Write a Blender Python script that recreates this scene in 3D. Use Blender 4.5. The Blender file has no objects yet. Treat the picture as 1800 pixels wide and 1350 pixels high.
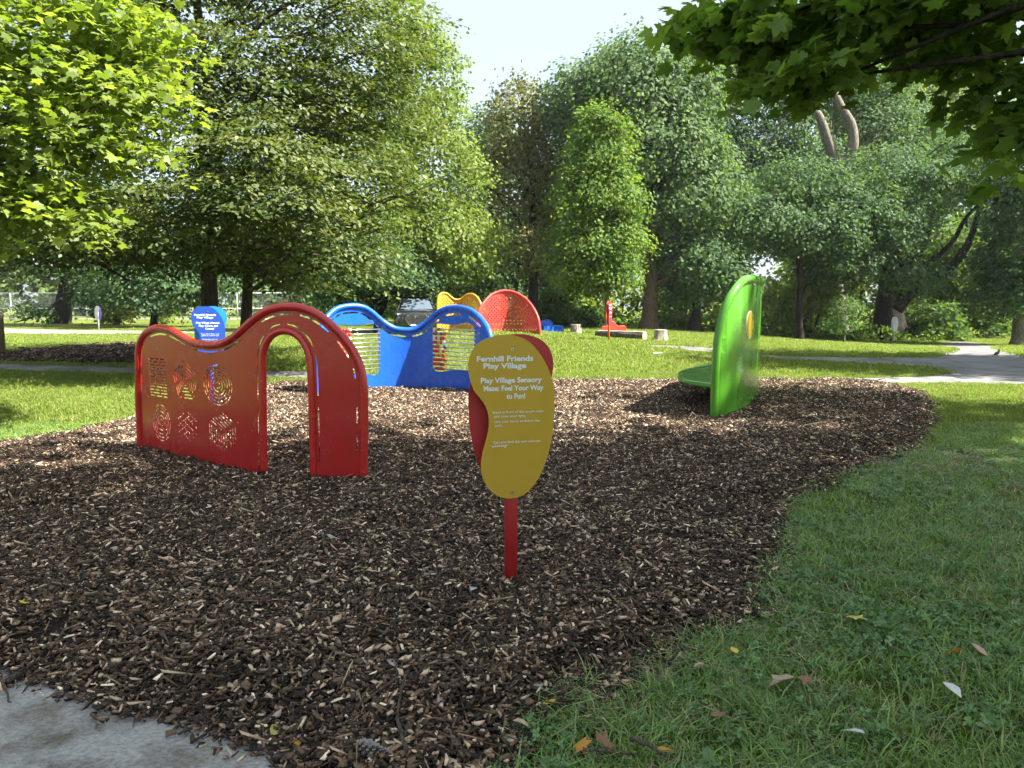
import bpy, bmesh, math, random
import numpy as np
from mathutils import Vector, Matrix
from mathutils.geometry import delaunay_2d_cdt

R = math.radians
sc = bpy.context.scene
col = sc.collection
rng = np.random.default_rng(7)

# ------------------------------------------------------------------ camera
CAMZ = 1.6
FPX = 1300.0                       # focal length in pixels of the 1800 px wide photograph
HOR = 535.0                        # image row of the horizon
PITCH = math.atan((675 - HOR) / FPX)
cam_data = bpy.data.cameras.new('camera')
cam_data.sensor_width = 36.0
cam_data.lens = 36.0 * FPX / 1800
cam_data.clip_start = 0.05
cam_data.clip_end = 2000
cam = bpy.data.objects.new('camera', cam_data)
cam.location = (0, 0, CAMZ)
cam.rotation_euler = (math.pi / 2 - PITCH, 0, 0)
col.objects.link(cam)
sc.camera = cam

# ------------------------------------------------------------------ sky, sun, exposure
SUN_EL = R(50)
SUN_AZ = R(107)                    # clockwise from the viewing direction: to the right, a little behind
world = bpy.data.worlds.new('World')
sc.world = world
world.use_nodes = True
wn = world.node_tree
wn.nodes.clear()
w_out = wn.nodes.new('ShaderNodeOutputWorld')
w_bg = wn.nodes.new('ShaderNodeBackground')
w_sky = wn.nodes.new('ShaderNodeTexSky')
w_sky.sky_type = 'NISHITA'
w_sky.sun_disc = False
w_sky.sun_elevation = SUN_EL
w_sky.sun_rotation = SUN_AZ
w_sky.air_density = 1.0
w_sky.dust_density = 3.0
w_sky.ozone_density = 1.0
w_tc = wn.nodes.new('ShaderNodeTexCoord')
w_map = wn.nodes.new('ShaderNodeMapping')
w_map.inputs['Scale'].default_value = (1.0, 1.0, 2.4)
w_map.inputs['Location'].default_value = (0.3, 0.1, 0.0)
w_noise = wn.nodes.new('ShaderNodeTexNoise')
w_noise.inputs['Scale'].default_value = 2.6
w_noise.inputs['Detail'].default_value = 7.0
w_noise.inputs['Roughness'].default_value = 0.6
w_ramp = wn.nodes.new('ShaderNodeValToRGB')
w_ramp.color_ramp.elements[0].position = 0.30
w_ramp.color_ramp.elements[1].position = 0.85
w_ramp.color_ramp.elements[0].color = (0.75, 0.75, 0.75, 1)
w_mix = wn.nodes.new('ShaderNodeMixRGB')
w_mix.inputs['Color2'].default_value = (1.44, 1.63, 1.76, 1)
w_mul = wn.nodes.new('ShaderNodeMath'); w_mul.operation = 'MULTIPLY'; w_mul.inputs[1].default_value = 0.95
wn.links.new(w_tc.outputs['Generated'], w_map.inputs['Vector'])
wn.links.new(w_map.outputs['Vector'], w_noise.inputs['Vector'])
wn.links.new(w_noise.outputs['Fac'], w_ramp.inputs['Fac'])
wn.links.new(w_ramp.outputs['Color'], w_mul.inputs[0])
wn.links.new(w_mul.outputs[0], w_mix.inputs['Fac'])
wn.links.new(w_sky.outputs['Color'], w_mix.inputs['Color1'])
wn.links.new(w_mix.outputs['Color'], w_bg.inputs['Color'])
wn.links.new(w_bg.outputs['Background'], w_out.inputs['Surface'])
w_bg.inputs['Strength'].default_value = 0.115

sun_dir = Vector((math.sin(SUN_AZ) * math.cos(SUN_EL), math.cos(SUN_AZ) * math.cos(SUN_EL), math.sin(SUN_EL)))
sun_data = bpy.data.lights.new('sun', 'SUN')
sun_data.energy = 4.7
sun_data.angle = R(0.5)
sun_data.color = (1.0, 0.95, 0.86)
sun = bpy.data.objects.new('sun', sun_data)
sun.rotation_euler = (-sun_dir).to_track_quat('-Z', 'Y').to_euler()
sun.location = (20, -10, 30)
col.objects.link(sun)

sc.view_settings.view_transform = 'Standard'
sc.view_settings.look = 'None'
sc.view_settings.gamma = 1.0
sc.view_settings.use_curve_mapping = False
sc.view_settings.exposure = 2.35
sc.cycles.use_denoising = True
sc.cycles.max_bounces = 6
sc.cycles.diffuse_bounces = 4
sc.cycles.glossy_bounces = 3
sc.cycles.use_light_tree = False
sc.cycles.use_adaptive_sampling = True
sc.cycles.adaptive_threshold = 0.03
sc.cycles.transparent_max_bounces = 8
sc.cycles.transmission_bounces = 4
sc.cycles.caustics_reflective = False
sc.cycles.caustics_refractive = False

# ------------------------------------------------------------------ pixel helpers
CP, SP = math.cos(PITCH), math.sin(PITCH)
def ray(px, py):
    xc = (px - 900) / FPX
    yc = (675 - py) / FPX
    return np.array((xc, CP + yc * SP, -SP + yc * CP))
def at(px, py, Y):
    """point on the pixel's ray at distance Y in front of the camera"""
    d = ray(px, py)
    t = Y / d[1]
    return np.array((d[0] * t, Y, CAMZ + d[2] * t))
def sstep(a, b, x):
    t = np.clip((x - a) / (b - a), 0, 1)
    return t * t * (3 - 2 * t)
def terrain(x, y):
    x = np.asarray(x, float); y = np.asarray(y, float)
    h = 0.20 * sstep(15, 28, y) * (1 - sstep(5, 16, x)) * sstep(-34, -10, x)
    h = h + 0.34 * np.exp(-((x + 0.6) / 3.6) ** 2 - ((y - 28.5) / 5.5) ** 2)
    h = h - 0.75 * sstep(7, 24, x) * sstep(20, 44, y)
    h = h + 0.02 * np.sin(x * 0.55 + 1.3) * np.sin(y * 0.45)
    return h
def ground(px, py, dz=0.0):
    """where the pixel's ray meets the terrain"""
    d = ray(px, py)
    lo, hi = 0.5, 0.5
    f = lambda t: CAMZ + d[2] * t - float(terrain(d[0] * t, d[1] * t)) - dz
    while f(hi) > 0 and hi < 400:
        lo = hi; hi *= 1.06
    for _ in range(40):
        m = 0.5 * (lo + hi)
        if f(m) > 0: lo = m
        else: hi = m
    return np.array((d[0] * hi, d[1] * hi, CAMZ + d[2] * hi))

# ------------------------------------------------------------------ object helpers
ROOT = {}
def thing(name, label, cat, loc=(0, 0, 0), rotz=0.0, group=None):
    o = bpy.data.objects.new(name, None)
    o.empty_display_size = 0.3
    col.objects.link(o)
    o.location = tuple(float(v) for v in loc)
    o.rotation_euler = (0, 0, rotz)
    o['label'] = label; o['category'] = cat
    if group: o['group'] = group
    ROOT[o.name] = np.array(loc, float)
    return o
def tag(o, label, cat, group=None):
    o['label'] = label; o['category'] = cat
    if group: o['group'] = group
    return o
def raw_mesh(name, V, F, smooth=False, colr=None):
    me = bpy.data.meshes.new(name)
    V = np.asarray(V, np.float32).reshape(-1, 3)
    if isinstance(F, np.ndarray):
        n, k = F.shape
        me.vertices.add(len(V)); me.vertices.foreach_set('co', V.ravel())
        me.loops.add(n * k); me.loops.foreach_set('vertex_index', F.astype(np.int32).ravel())
        me.polygons.add(n)
        me.polygons.foreach_set('loop_start', np.arange(0, n * k, k, dtype=np.int32))
        me.update(calc_edges=True)
    else:
        me.from_pydata(V.tolist(), [], F)
        me.update()
    if smooth:
        me.polygons.foreach_set('use_smooth', np.ones(len(me.polygons), bool))
    if colr is not None:
        a = me.attributes.new('col', 'FLOAT_COLOR', 'POINT')
        c = np.ones((len(V), 4), np.float32); c[:, :3] = colr
        a.data.foreach_set('color', c.ravel())
    return me
def link(name, me, mat=None, parent=None):
    o = bpy.data.objects.new(name, me)
    col.objects.link(o)
    if mat is not None and not me.materials: me.materials.append(mat)
    if parent is not None: o.parent = parent
    return o
def part(name, V, F, mat, parent=None, smooth=False, world=False, colr=None):
    """one mesh object; with world=True the vertices are world positions under an unrotated root"""
    V = np.asarray(V, float).reshape(-1, 3)
    if world and parent is not None:
        p = parent
        while p.parent is not None: p = p.parent
        V = V - ROOT[p.name]
    return link(name, raw_mesh(name, V, F, smooth, colr), mat, parent)
def struct(o):
    o['kind'] = 'structure'; return o

class MB:
    def __init__(s): s.V = []; s.F = []
    def add(s, V, F):
        n = len(s.V); s.V.extend([tuple(map(float, v)) for v in V]); s.F.extend([tuple(int(i) + n for i in f) for f in F]); return s
    def box(s, c, d, rz=0.0, taper=1.0):
        x, y, z = (v / 2 for v in d)
        P = []
        for sz, k in ((-1, 1.0), (1, taper)):
            for sx, sy in ((-1, -1), (1, -1), (1, 1), (-1, 1)):
                a, b = sx * x * k, sy * y * k
                P.append((c[0] + a * math.cos(rz) - b * math.sin(rz), c[1] + a * math.sin(rz) + b * math.cos(rz), c[2] + sz * z))
        return s.add(P, [(3, 2, 1, 0), (4, 5, 6, 7), (0, 1, 5, 4), (1, 2, 6, 5), (2, 3, 7, 6), (3, 0, 4, 7)])
    def tube(s, path, r, n=10, cap=True):
        V, F = tube(path, r, n, cap); return s.add(V, F)
    def prism(s, poly, y0, y1):
        """closed outline in x,z extruded from y0 to y1"""
        k = len(poly)
        P = [(x, y0, z) for x, z in poly] + [(x, y1, z) for x, z in poly]
        F = [tuple(range(k)), tuple(range(2 * k - 1, k - 1, -1))]
        F += [(i, i + k, (i + 1) % k + k, (i + 1) % k) for i in range(k)]
        return s.add(P, F)
    def build(s, name, mat, parent=None, smooth=False, world=False):
        return part(name, s.V, s.F, mat, parent, smooth, world)

def tube(path, r, n=10, cap=True):
    P = np.asarray(path, float); m = len(P)
    r = np.full(m, r) if np.isscalar(r) else np.asarray(r, float)
    T = np.gradient(P, axis=0); T /= np.linalg.norm(T, axis=1)[:, None] + 1e-12
    u = np.cross(T[0], (0, 0, 1.0))
    if np.linalg.norm(u) < 0.1: u = np.cross(T[0], (0, 1.0, 0))
    u /= np.linalg.norm(u)
    V = []
    a = np.linspace(0, 2 * math.pi, n, endpoint=False)
    for i in range(m):
        u = u - T[i] * np.dot(u, T[i]); u /= np.linalg.norm(u) + 1e-12
        w = np.cross(T[i], u)
        V.append(P[i] + r[i] * (np.cos(a)[:, None] * u + np.sin(a)[:, None] * w))
    V = np.concatenate(V)
    F = []
    for i in range(m - 1):
        for j in range(n):
            k = (j + 1) % n
            F.append((i * n + j, i * n + k, (i + 1) * n + k, (i + 1) * n + j))
    if cap:
        F.append(tuple(range(n - 1, -1, -1))); F.append(tuple((m - 1) * n + j for j in range(n)))
    return V, F
def catmull(P, per=8, closed=False):
    P = np.asarray(P, float); n = len(P); out = []
    rngi = range(n) if closed else range(n - 1)
    for i in rngi:
        if closed: p0, p1, p2, p3 = P[(i - 1) % n], P[i], P[(i + 1) % n], P[(i + 2) % n]
        else: p0, p1, p2, p3 = P[max(i - 1, 0)], P[i], P[i + 1], P[min(i + 2, n - 1)]
        for t in np.linspace(0, 1, per, endpoint=False):
            out.append(0.5 * ((2 * p1) + (p2 - p0) * t + (2 * p0 - 5 * p1 + 4 * p2 - p3) * t * t + (3 * p1 - p0 - 3 * p2 + p3) * t ** 3))
    if not closed: out.append(P[-1])
    return np.array(out)
def inside(pts, loops):
    """even-odd test of 2D points against closed loops"""
    pts = np.asarray(pts, float); c = np.zeros(len(pts), bool)
    for L in loops:
        L = np.asarray(L, float); a = L; b = np.roll(L, -1, axis=0)
        for (x0, y0), (x1, y1) in zip(a, b):
            if y0 == y1: continue
            m = (y0 > pts[:, 1]) != (y1 > pts[:, 1])
            c ^= m & (pts[:, 0] < (x1 - x0) * (pts[:, 1] - y0) / (y1 - y0) + x0)
    return c
def cdt(loops, grid=None):
    """triangulate the even-odd region of the loops; grid = extra inner points"""
    V = []; E = []
    for L in loops:
        n = len(V); k = len(L)
        V += [Vector((float(p[0]), float(p[1]))) for p in L]
        E += [(n + i, n + (i + 1) % k) for i in range(k)]
    if grid is not None: V += [Vector((float(p[0]), float(p[1]))) for p in grid]
    r = delaunay_2d_cdt(V, E, [], 0, 1e-5)
    P = np.array([(v.x, v.y) for v in r[0]]); T = np.array([tuple(f) for f in r[2]])
    return P, T[inside(P[T].mean(axis=1), loops)]
def dist_to_loop(pts, L):
    pts = np.asarray(pts, float); a = np.asarray(L, float); b = np.roll(a, -1, axis=0)
    best = np.full(len(pts), 1e9)
    for p, q in zip(a, b):
        d = q - p; l = (d * d).sum() + 1e-12
        t = np.clip(((pts - p) @ d) / l, 0, 1)
        best = np.minimum(best, np.linalg.norm(pts - (p + t[:, None] * d), axis=1))
    return best

# ------------------------------------------------------------------ materials
def new_mat(name):
    m = bpy.data.materials.new(name); m.use_nodes = True
    nt = m.node_tree; b = nt.nodes['Principled BSDF']
    return m, nt, b
def noise(nt, scale, detail=5.0, rough=0.6, coord='Object'):
    tc = nt.nodes.new('ShaderNodeTexCoord'); n = nt.nodes.new('ShaderNodeTexNoise')
    n.inputs['Scale'].default_value = scale; n.inputs['Detail'].default_value = detail; n.inputs['Roughness'].default_value = rough
    nt.links.new(tc.outputs[coord], n.inputs['Vector'])
    return n
def ramp(nt, src, stops):
    r = nt.nodes.new('ShaderNodeValToRGB'); e = r.color_ramp.elements
    while len(e) < len(stops): e.new(0.5)
    for i, (p, c) in enumerate(stops):
        e[i].position = p; e[i].color = (*c, 1) if len(c) == 3 else c
    nt.links.new(src, r.inputs['Fac']); return r
def bump(nt, src, b, strength, dist):
    n = nt.nodes.new('ShaderNodeBump'); n.inputs['Strength'].default_value = strength; n.inputs['Distance'].default_value = dist
    nt.links.new(src, n.inputs['Height']); nt.links.new(n.outputs['Normal'], b.inputs['Normal'])
def paint(name, c, rough=0.28, dirt=0.10, coat=0.0, metal=0.0):
    m, nt, b = new_mat(name)
    n = noise(nt, 2.2, 5.0, 0.6)
    d = tuple(v * (1 - dirt) + 0.12 * dirt for v in c)
    r = ramp(nt, n.outputs['Fac'], [(0.32, d), (0.62, c)])
    nt.links.new(r.outputs['Color'], b.inputs['Base Color'])
    n2 = noise(nt, 5.0, 4.0, 0.6)
    r2 = ramp(nt, n2.outputs['Fac'], [(0.3, (rough * 0.75,) * 3), (0.75, (rough * 1.5,) * 3)])
    nt.links.new(r2.outputs['Color'], b.inputs['Roughness'])
    b.inputs['Coat Weight'].default_value = coat; b.inputs['Coat Roughness'].default_value = 0.06
    b.inputs['Metallic'].default_value = metal
    n3 = noise(nt, 60.0, 3.0); bump(nt, n3.outputs['Fac'], b, 0.012, 0.002)
    return m
def plain(name, c, rough=0.6, metal=0.0):
    m, nt, b = new_mat(name)
    n = noise(nt, 14.0, 6.0)
    r = ramp(nt, n.outputs['Fac'], [(0.3, tuple(v * 0.8 for v in c)), (0.7, c)])
    nt.links.new(r.outputs['Color'], b.inputs['Base Color'])
    b.inputs['Roughness'].default_value = rough; b.inputs['Metallic'].default_value = metal
    return m
def leaf_mat(name, rough=0.45, trans=0.4, tcol=(1.5, 1.6, 0.55), spec=0.45):
    m, nt, b = new_mat(name)
    at_ = nt.nodes.new('ShaderNodeAttribute'); at_.attribute_name = 'col'
    nt.links.new(at_.outputs['Color'], b.inputs['Base Color'])
    b.inputs['Roughness'].default_value = rough
    b.inputs['Specular IOR Level'].default_value = spec
    mu = nt.nodes.new('ShaderNodeMixRGB'); mu.blend_type = 'MULTIPLY'; mu.inputs['Fac'].default_value = 1.0
    mu.inputs['Color2'].default_value = (*tcol, 1)
    nt.links.new(at_.outputs['Color'], mu.inputs['Color1'])
    tr = nt.nodes.new('ShaderNodeBsdfTranslucent'); nt.links.new(mu.outputs['Color'], tr.inputs['Color'])
    mx = nt.nodes.new('ShaderNodeMixShader'); mx.inputs['Fac'].default_value = trans
    nt.links.new(b.outputs['BSDF'], mx.inputs[1]); nt.links.new(tr.outputs['BSDF'], mx.inputs[2])
    nt.links.new(mx.outputs['Shader'], nt.nodes['Material Output'].inputs['Surface'])
    return m
def attr_mat(name, rough=0.8):
    m, nt, b = new_mat(name)
    at_ = nt.nodes.new('ShaderNodeAttribute'); at_.attribute_name = 'col'
    n = noise(nt, 160.0, 3.0)
    r = ramp(nt, n.outputs['Fac'], [(0.3, (0.55, 0.55, 0.55)), (0.7, (1.15, 1.15, 1.15))])
    mu = nt.nodes.new('ShaderNodeMixRGB'); mu.blend_type = 'MULTIPLY'; mu.inputs['Fac'].default_value = 1.0
    nt.links.new(at_.outputs['Color'], mu.inputs['Color1']); nt.links.new(r.outputs['Color'], mu.inputs['Color2'])
    nt.links.new(mu.outputs['Color'], b.inputs['Base Color'])
    b.inputs['Roughness'].default_value = rough; b.inputs['Specular IOR Level'].default_value = 0.3
    return m
def bark(name, c0, c1, sc_=3.0):
    m, nt, b = new_mat(name)
    tc = nt.nodes.new('ShaderNodeTexCoord'); mp = nt.nodes.new('ShaderNodeMapping'); mp.inputs['Scale'].default_value = (sc_ * 3, sc_ * 3, sc_ * 0.55)
    n = nt.nodes.new('ShaderNodeTexNoise'); n.inputs['Scale'].default_value = 2.0; n.inputs['Detail'].default_value = 8; n.inputs['Roughness'].default_value = 0.65
    nt.links.new(tc.outputs['Object'], mp.inputs['Vector']); nt.links.new(mp.outputs['Vector'], n.inputs['Vector'])
    r = ramp(nt, n.outputs['Fac'], [(0.35, c0), (0.65, c1)])
    nt.links.new(r.outputs['Color'], b.inputs['Base Color']); b.inputs['Roughness'].default_value = 0.9
    b.inputs['Specular IOR Level'].default_value = 0.115
    bump(nt, n.outputs['Fac'], b, 0.9, 0.06)
    return m

M_red = paint('red_gloss_paint', (0.38, 0.017, 0.016), 0.22, 0.06, 0.25)
M_redrail = paint('red_rail_paint', (0.42, 0.02, 0.018), 0.22, 0.05, 0.25)
M_blue = paint('blue_gloss_paint', (0.008, 0.098, 0.52), 0.26, 0.04, 0.15)
M_green = paint('green_gloss_paint', (0.066, 0.245, 0.014), 0.21, 0.03, 0.3)
M_coral = paint('coral_red_paint', (0.52, 0.045, 0.035), 0.4, 0.04)
M_amber = paint('amber_yellow_paint', (0.50, 0.25, 0.018), 0.4, 0.05)
M_yellow = paint('yellow_sign_sheet', (0.42, 0.27, 0.012), 0.5, 0.03)
M_signred = paint('red_sign_sheet', (0.34, 0.012, 0.014), 0.45, 0.04)
M_signblue = paint('blue_sign_sheet', (0.012, 0.07, 0.40), 0.5, 0.03)
M_signsky = paint('sky_blue_sign_sheet', (0.02, 0.27, 0.55), 0.5, 0.03)
M_crimson = paint('crimson_sign_sheet', (0.36, 0.012, 0.045), 0.5, 0.03)
M_orange = paint('orange_sign_sheet', (0.62, 0.10, 0.012), 0.45, 0.03)
M_scarlet = paint('scarlet_panel', (0.60, 0.035, 0.012), 0.45, 0.03)
M_white = paint('white_sign_sheet', (0.72, 0.76, 0.80), 0.5, 0.04)
M_lilac = paint('lilac_sign_sheet', (0.55, 0.52, 0.72), 0.5, 0.04)
M_greysign = paint('grey_sign_sheet', (0.42, 0.44, 0.48), 0.5, 0.04)
M_purple = paint('purple_sign_sheet', (0.16, 0.09, 0.38), 0.5, 0.04)
M_text = paint('pale_lettering', (0.66, 0.70, 0.66), 0.6, 0.03)
M_textw = paint('white_lettering', (0.82, 0.84, 0.86), 0.6, 0.03)
M_textg = paint('grey_lettering', (0.35, 0.40, 0.46), 0.6, 0.03)
M_steel = paint('steel_rod', (0.50, 0.50, 0.48), 0.3, 0.05, 0.0, 0.85)
M_dark = plain('dark_rubber', (0.015, 0.015, 0.017), 0.6)
M_bark_beech = bark('smooth_brown_bark', (0.030, 0.024, 0.018), (0.085, 0.070, 0.052))
M_bark_oak = bark('ridged_oak_bark', (0.040, 0.028, 0.022), (0.15, 0.105, 0.08))
M_bark_dark = bark('dark_bark', (0.012, 0.010, 0.009), (0.045, 0.038, 0.032))
M_bark_pale = bark('pale_bark', (0.08, 0.07, 0.055), (0.24, 0.21, 0.17))
M_log = bark('weathered_log_bark', (0.045, 0.038, 0.03), (0.17, 0.145, 0.115))
M_logend = plain('cut_wood', (0.46, 0.30, 0.19), 0.8)
M_logtop = plain('pale_wood', (0.50, 0.46, 0.40), 0.85)  # paler and greyer than the cut end
M_post = bark('olive_timber', (0.085, 0.075, 0.035), (0.15, 0.13, 0.065))
M_leaf_maple = leaf_mat('maple_leaf', 0.5, 0.52, (1.45, 1.5, 0.5), 0.3)
M_leaf_beech = leaf_mat('beech_leaf', 0.52, 0.34, spec=0.35)
M_leaf_far = leaf_mat('distant_leaf', 0.65, 0.40, spec=0.12)
M_grass = leaf_mat('grass_blade', 0.33, 0.40, (1.4, 1.45, 0.6), 0.6)
M_lawn = leaf_mat('sunny_grass_blade', 0.6, 0.38, (1.3, 1.4, 0.5), 0.2)
M_chip = attr_mat('wood_chip', 0.82)
M_fallen = leaf_mat('fallen_leaf', 0.6, 0.2, (1.2, 1.1, 0.8))
# ------------------------------------------------------------------ ground, paths, mulch, paving
def ground_mat():
    m, nt, b = new_mat('lawn_ground')
    n1 = noise(nt, 0.35, 6.0, 0.6); n2 = noise(nt, 9.0, 8.0, 0.75)
    r1 = ramp(nt, n1.outputs['Fac'], [(0.35, (0.095, 0.135, 0.022)), (0.65, (0.170, 0.205, 0.040))])
    r2 = ramp(nt, n2.outputs['Fac'], [(0.30, (0.45, 0.45, 0.45)), (0.70, (1.25, 1.2, 1.1))])
    mu = nt.nodes.new('ShaderNodeMixRGB'); mu.blend_type = 'MULTIPLY'; mu.inputs['Fac'].default_value = 1
    nt.links.new(r1.outputs['Color'], mu.inputs['Color1']); nt.links.new(r2.outputs['Color'], mu.inputs['Color2'])
    n4 = noise(nt, 2.6, 6.0, 0.7); r4 = ramp(nt, n4.outputs['Fac'], [(0.56, (0, 0, 0)), (0.66, (1, 1, 1))])
    mx = nt.nodes.new('ShaderNodeMixRGB'); mx.inputs['Color2'].default_value = (0.085, 0.062, 0.038, 1)
    nt.links.new(r4.outputs['Color'], mx.inputs['Fac']); nt.links.new(mu.outputs['Color'], mx.inputs['Color1'])
    nt.links.new(mx.outputs['Color'], b.inputs['Base Color']); b.inputs['Roughness'].default_value = 0.95
    b.inputs['Specular IOR Level'].default_value = 0.1
    n3 = noise(nt, 24.0, 6.0, 0.8); bump(nt, n3.outputs['Fac'], b, 1.0, 0.06)
    return m
def speckle_mat(name, stops, scale, bscale, bstr, bdist, rough=0.9, big=None):
    m, nt, b = new_mat(name)
    n = noise(nt, scale, 9.0, 0.75); r = ramp(nt, n.outputs['Fac'], stops)
    out = r.outputs['Color']
    if big:
        n0 = noise(nt, big, 5.0, 0.65); r0 = ramp(nt, n0.outputs['Fac'], [(0.36, (0.55, 0.53, 0.50)), (0.62, (1.08, 1.08, 1.08))])
        mu = nt.nodes.new('ShaderNodeMixRGB'); mu.blend_type = 'MULTIPLY'; mu.inputs['Fac'].default_value = 1
        nt.links.new(out, mu.inputs['Color1']); nt.links.new(r0.outputs['Color'], mu.inputs['Color2']); out = mu.outputs['Color']
    nt.links.new(out, b.inputs['Base Color']); b.inputs['Roughness'].default_value = rough
    b.inputs['Specular IOR Level'].default_value = 0.2
    n2 = noise(nt, bscale, 6.0, 0.7); bump(nt, n2.outputs['Fac'], b, bstr, bdist)
    return m
M_ground = ground_mat()
M_mulch = speckle_mat('mulch_soil', [(0.30, (0.012, 0.009, 0.007)), (0.6, (0.045, 0.031, 0.022)), (0.8, (0.13, 0.085, 0.055))], 55.0, 60.0, 1.0, 0.03)
M_asphalt = speckle_mat('worn_asphalt', [(0.3, (0.13, 0.13, 0.128)), (0.7, (0.215, 0.213, 0.208))], 30.0, 90.0, 0.5, 0.01, 0.9, 0.8)
M_dirtpath = speckle_mat('dusty_path', [(0.3, (0.22, 0.19, 0.155)), (0.7, (0.34, 0.30, 0.25))], 12.0, 60.0, 0.5, 0.01, 0.95, 0.6)
M_litter = speckle_mat('shade_toned_litter_soil', [(0.3, (0.010, 0.008, 0.006)), (0.55, (0.035, 0.027, 0.018)), (0.75, (0.11, 0.08, 0.05))], 9.0, 20.0, 1.0, 0.04)  # litter soil, darkened to carry the beech's shade as well

def concrete_mat():
    m, nt, b = new_mat('brushed_concrete')
    tc = nt.nodes.new('ShaderNodeTexCoord'); mp = nt.nodes.new('ShaderNodeMapping'); mp.inputs['Rotation'].default_value = (0, 0, R(-38)); mp.inputs['Scale'].default_value = (42, 64, 1)
    n = nt.nodes.new('ShaderNodeTexNoise'); n.inputs['Scale'].default_value = 1.0; n.inputs['Detail'].default_value = 8; n.inputs['Roughness'].default_value = 0.7
    nt.links.new(tc.outputs['Object'], mp.inputs['Vector']); nt.links.new(mp.outputs['Vector'], n.inputs['Vector'])
    r = ramp(nt, n.outputs['Fac'], [(0.30, (0.17, 0.17, 0.16)), (0.5, (0.34, 0.34, 0.322)), (0.68, (0.44, 0.44, 0.417))])
    n0 = noise(nt, 3.2, 7.0, 0.7); r0 = ramp(nt, n0.outputs['Fac'], [(0.34, (0.42, 0.36, 0.30)), (0.54, (1, 1, 1))])
    mu = nt.nodes.new('ShaderNodeMixRGB'); mu.blend_type = 'MULTIPLY'; mu.inputs['Fac'].default_value = 1
    nt.links.new(r.outputs['Color'], mu.inputs['Color1']); nt.links.new(r0.outputs['Color'], mu.inputs['Color2'])
    nt.links.new(mu.outputs['Color'], b.inputs['Base Color']); b.inputs['Roughness'].default_value = 0.88; b.inputs['Specular IOR Level'].default_value = 0.2
    bump(nt, n.outputs['Fac'], b, 1.0, 0.012)
    return m
M_concrete = concrete_mat()
gx = np.concatenate([np.linspace(-220, -60, 17)[:-1], np.linspace(-60, -18, 40)[:-1], np.linspace(-18, 18, 110)[:-1], np.linspace(18, 60, 40)[:-1], np.linspace(60, 220, 17)])
gy = np.concatenate([np.linspace(-60, -4, 12)[:-1], np.linspace(-4, 40, 130)[:-1], np.linspace(40, 80, 40)[:-1], np.linspace(80, 420, 18)])
GX, GY = np.meshgrid(gx, gy)
GV = np.stack([GX, GY, terrain(GX, GY)], -1).reshape(-1, 3)
nx, ny = len(gx), len(gy)
ii = np.arange((ny - 1) * nx).reshape(ny - 1, nx)[:, :-1].ravel()
GF = np.stack([ii, ii + 1, ii + nx + 1, ii + nx], -1)
struct(part('ground', GV, GF, M_ground, smooth=True))

def px_loop(pts, per=5, smooth=True):
    P = np.array(pts, float)
    if smooth: P = catmull(P, per, True)
    return np.array([ground(p[0], p[1])[:2] for p in P])
def sheet(name, loop, dz, mat, grid=0.5, height=None, skirt=0.0):
    lo, hi = loop.min(0), loop.max(0)
    a, b = np.meshgrid(np.arange(lo[0], hi[0], grid), np.arange(lo[1], hi[1], grid))
    g = np.stack([a.ravel(), b.ravel()], -1); g = g[inside(g, [loop])]
    if len(g): g = g[dist_to_loop(g, loop) > grid * 0.3]
    P, T = cdt([loop], g)
    z = terrain(P[:, 0], P[:, 1]) + dz
    if height is not None: z = z + height(P)
    V = np.column_stack([P, z])
    return struct(part(name, V, [tuple(map(int, t)) for t in T], mat, smooth=True))

PATH_PX = [(-200, 634), (0, 640), (240, 646), (500, 653), (640, 659), (800, 663), (975, 666), (1200, 667), (1400, 667.5), (1482, 666), (1626, 662.5), (1668, 655), (1619, 645), (1507, 639), (1409, 632.5), (1360, 631.5), (1254, 620), (1140, 609.5), (1138, 606.5), (1254, 612.5), (1330, 623), (1409, 627.5), (1604, 629), (1646, 626), (1673, 616), (1660, 609), (1648, 603), (1700, 601), (1733, 606), (1752, 612), (1800, 628), (1900, 650), (2050, 678), (2000, 684), (1800, 676.5), (1650, 675), (1580, 674.5), (1400, 676), (975, 677), (640, 672), (500, 664.5), (240, 658), (0, 651.5), (-200, 648)]
path_loop = px_loop(PATH_PX, 4)
sheet('path', path_loop, 0.012, M_asphalt, 0.8)
farpath_loop = px_loop([(-120, 576.5), (0, 578), (60, 579), (130, 580.5), (260, 582), (420, 583), (560, 584), (560, 587), (420, 587), (150, 587.5), (0, 587), (-120, 586)], 4)
sheet('path.001', farpath_loop, 0.012, M_dirtpath, 1.5)
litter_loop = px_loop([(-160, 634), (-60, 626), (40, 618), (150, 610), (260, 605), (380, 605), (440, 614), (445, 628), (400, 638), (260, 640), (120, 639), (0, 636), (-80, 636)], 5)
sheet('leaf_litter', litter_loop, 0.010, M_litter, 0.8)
slab_loop = px_loop([(-700, 1180), (-300, 1170), (0, 1170), (130, 1178), (220, 1212), (330, 1235), (470, 1275), (580, 1320), (640, 1380), (640, 1500), (560, 1900), (-900, 1900)], 3, False)
MULCH_PX = [(-420, 830), (-200, 812), (0, 788), (60, 778), (120, 768), (180, 752), (240, 742), (330, 716), (400, 697), (475, 680), (560, 677), (700, 676), (850, 675), (975, 674), (1200, 674), (1400, 673), (1500, 674), (1560, 680), (1612, 692), (1636, 715), (1640, 742), (1602, 790), (1540, 815), (1470, 845), (1402, 872), (1375, 905), (1372, 950), (1360, 1010), (1345, 1050), (1318, 1085), (1260, 1110), (1180, 1150), (1110, 1195), (1060, 1210), (990, 1235), (950, 1268), (900, 1320), (860, 1370), (800, 1440), (640, 1460), (560, 1390), (548, 1348), (455, 1304), (380, 1278), (300, 1252), (208, 1240), (122, 1203), (0, 1194), (-160, 1188), (-420, 1180)]
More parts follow.
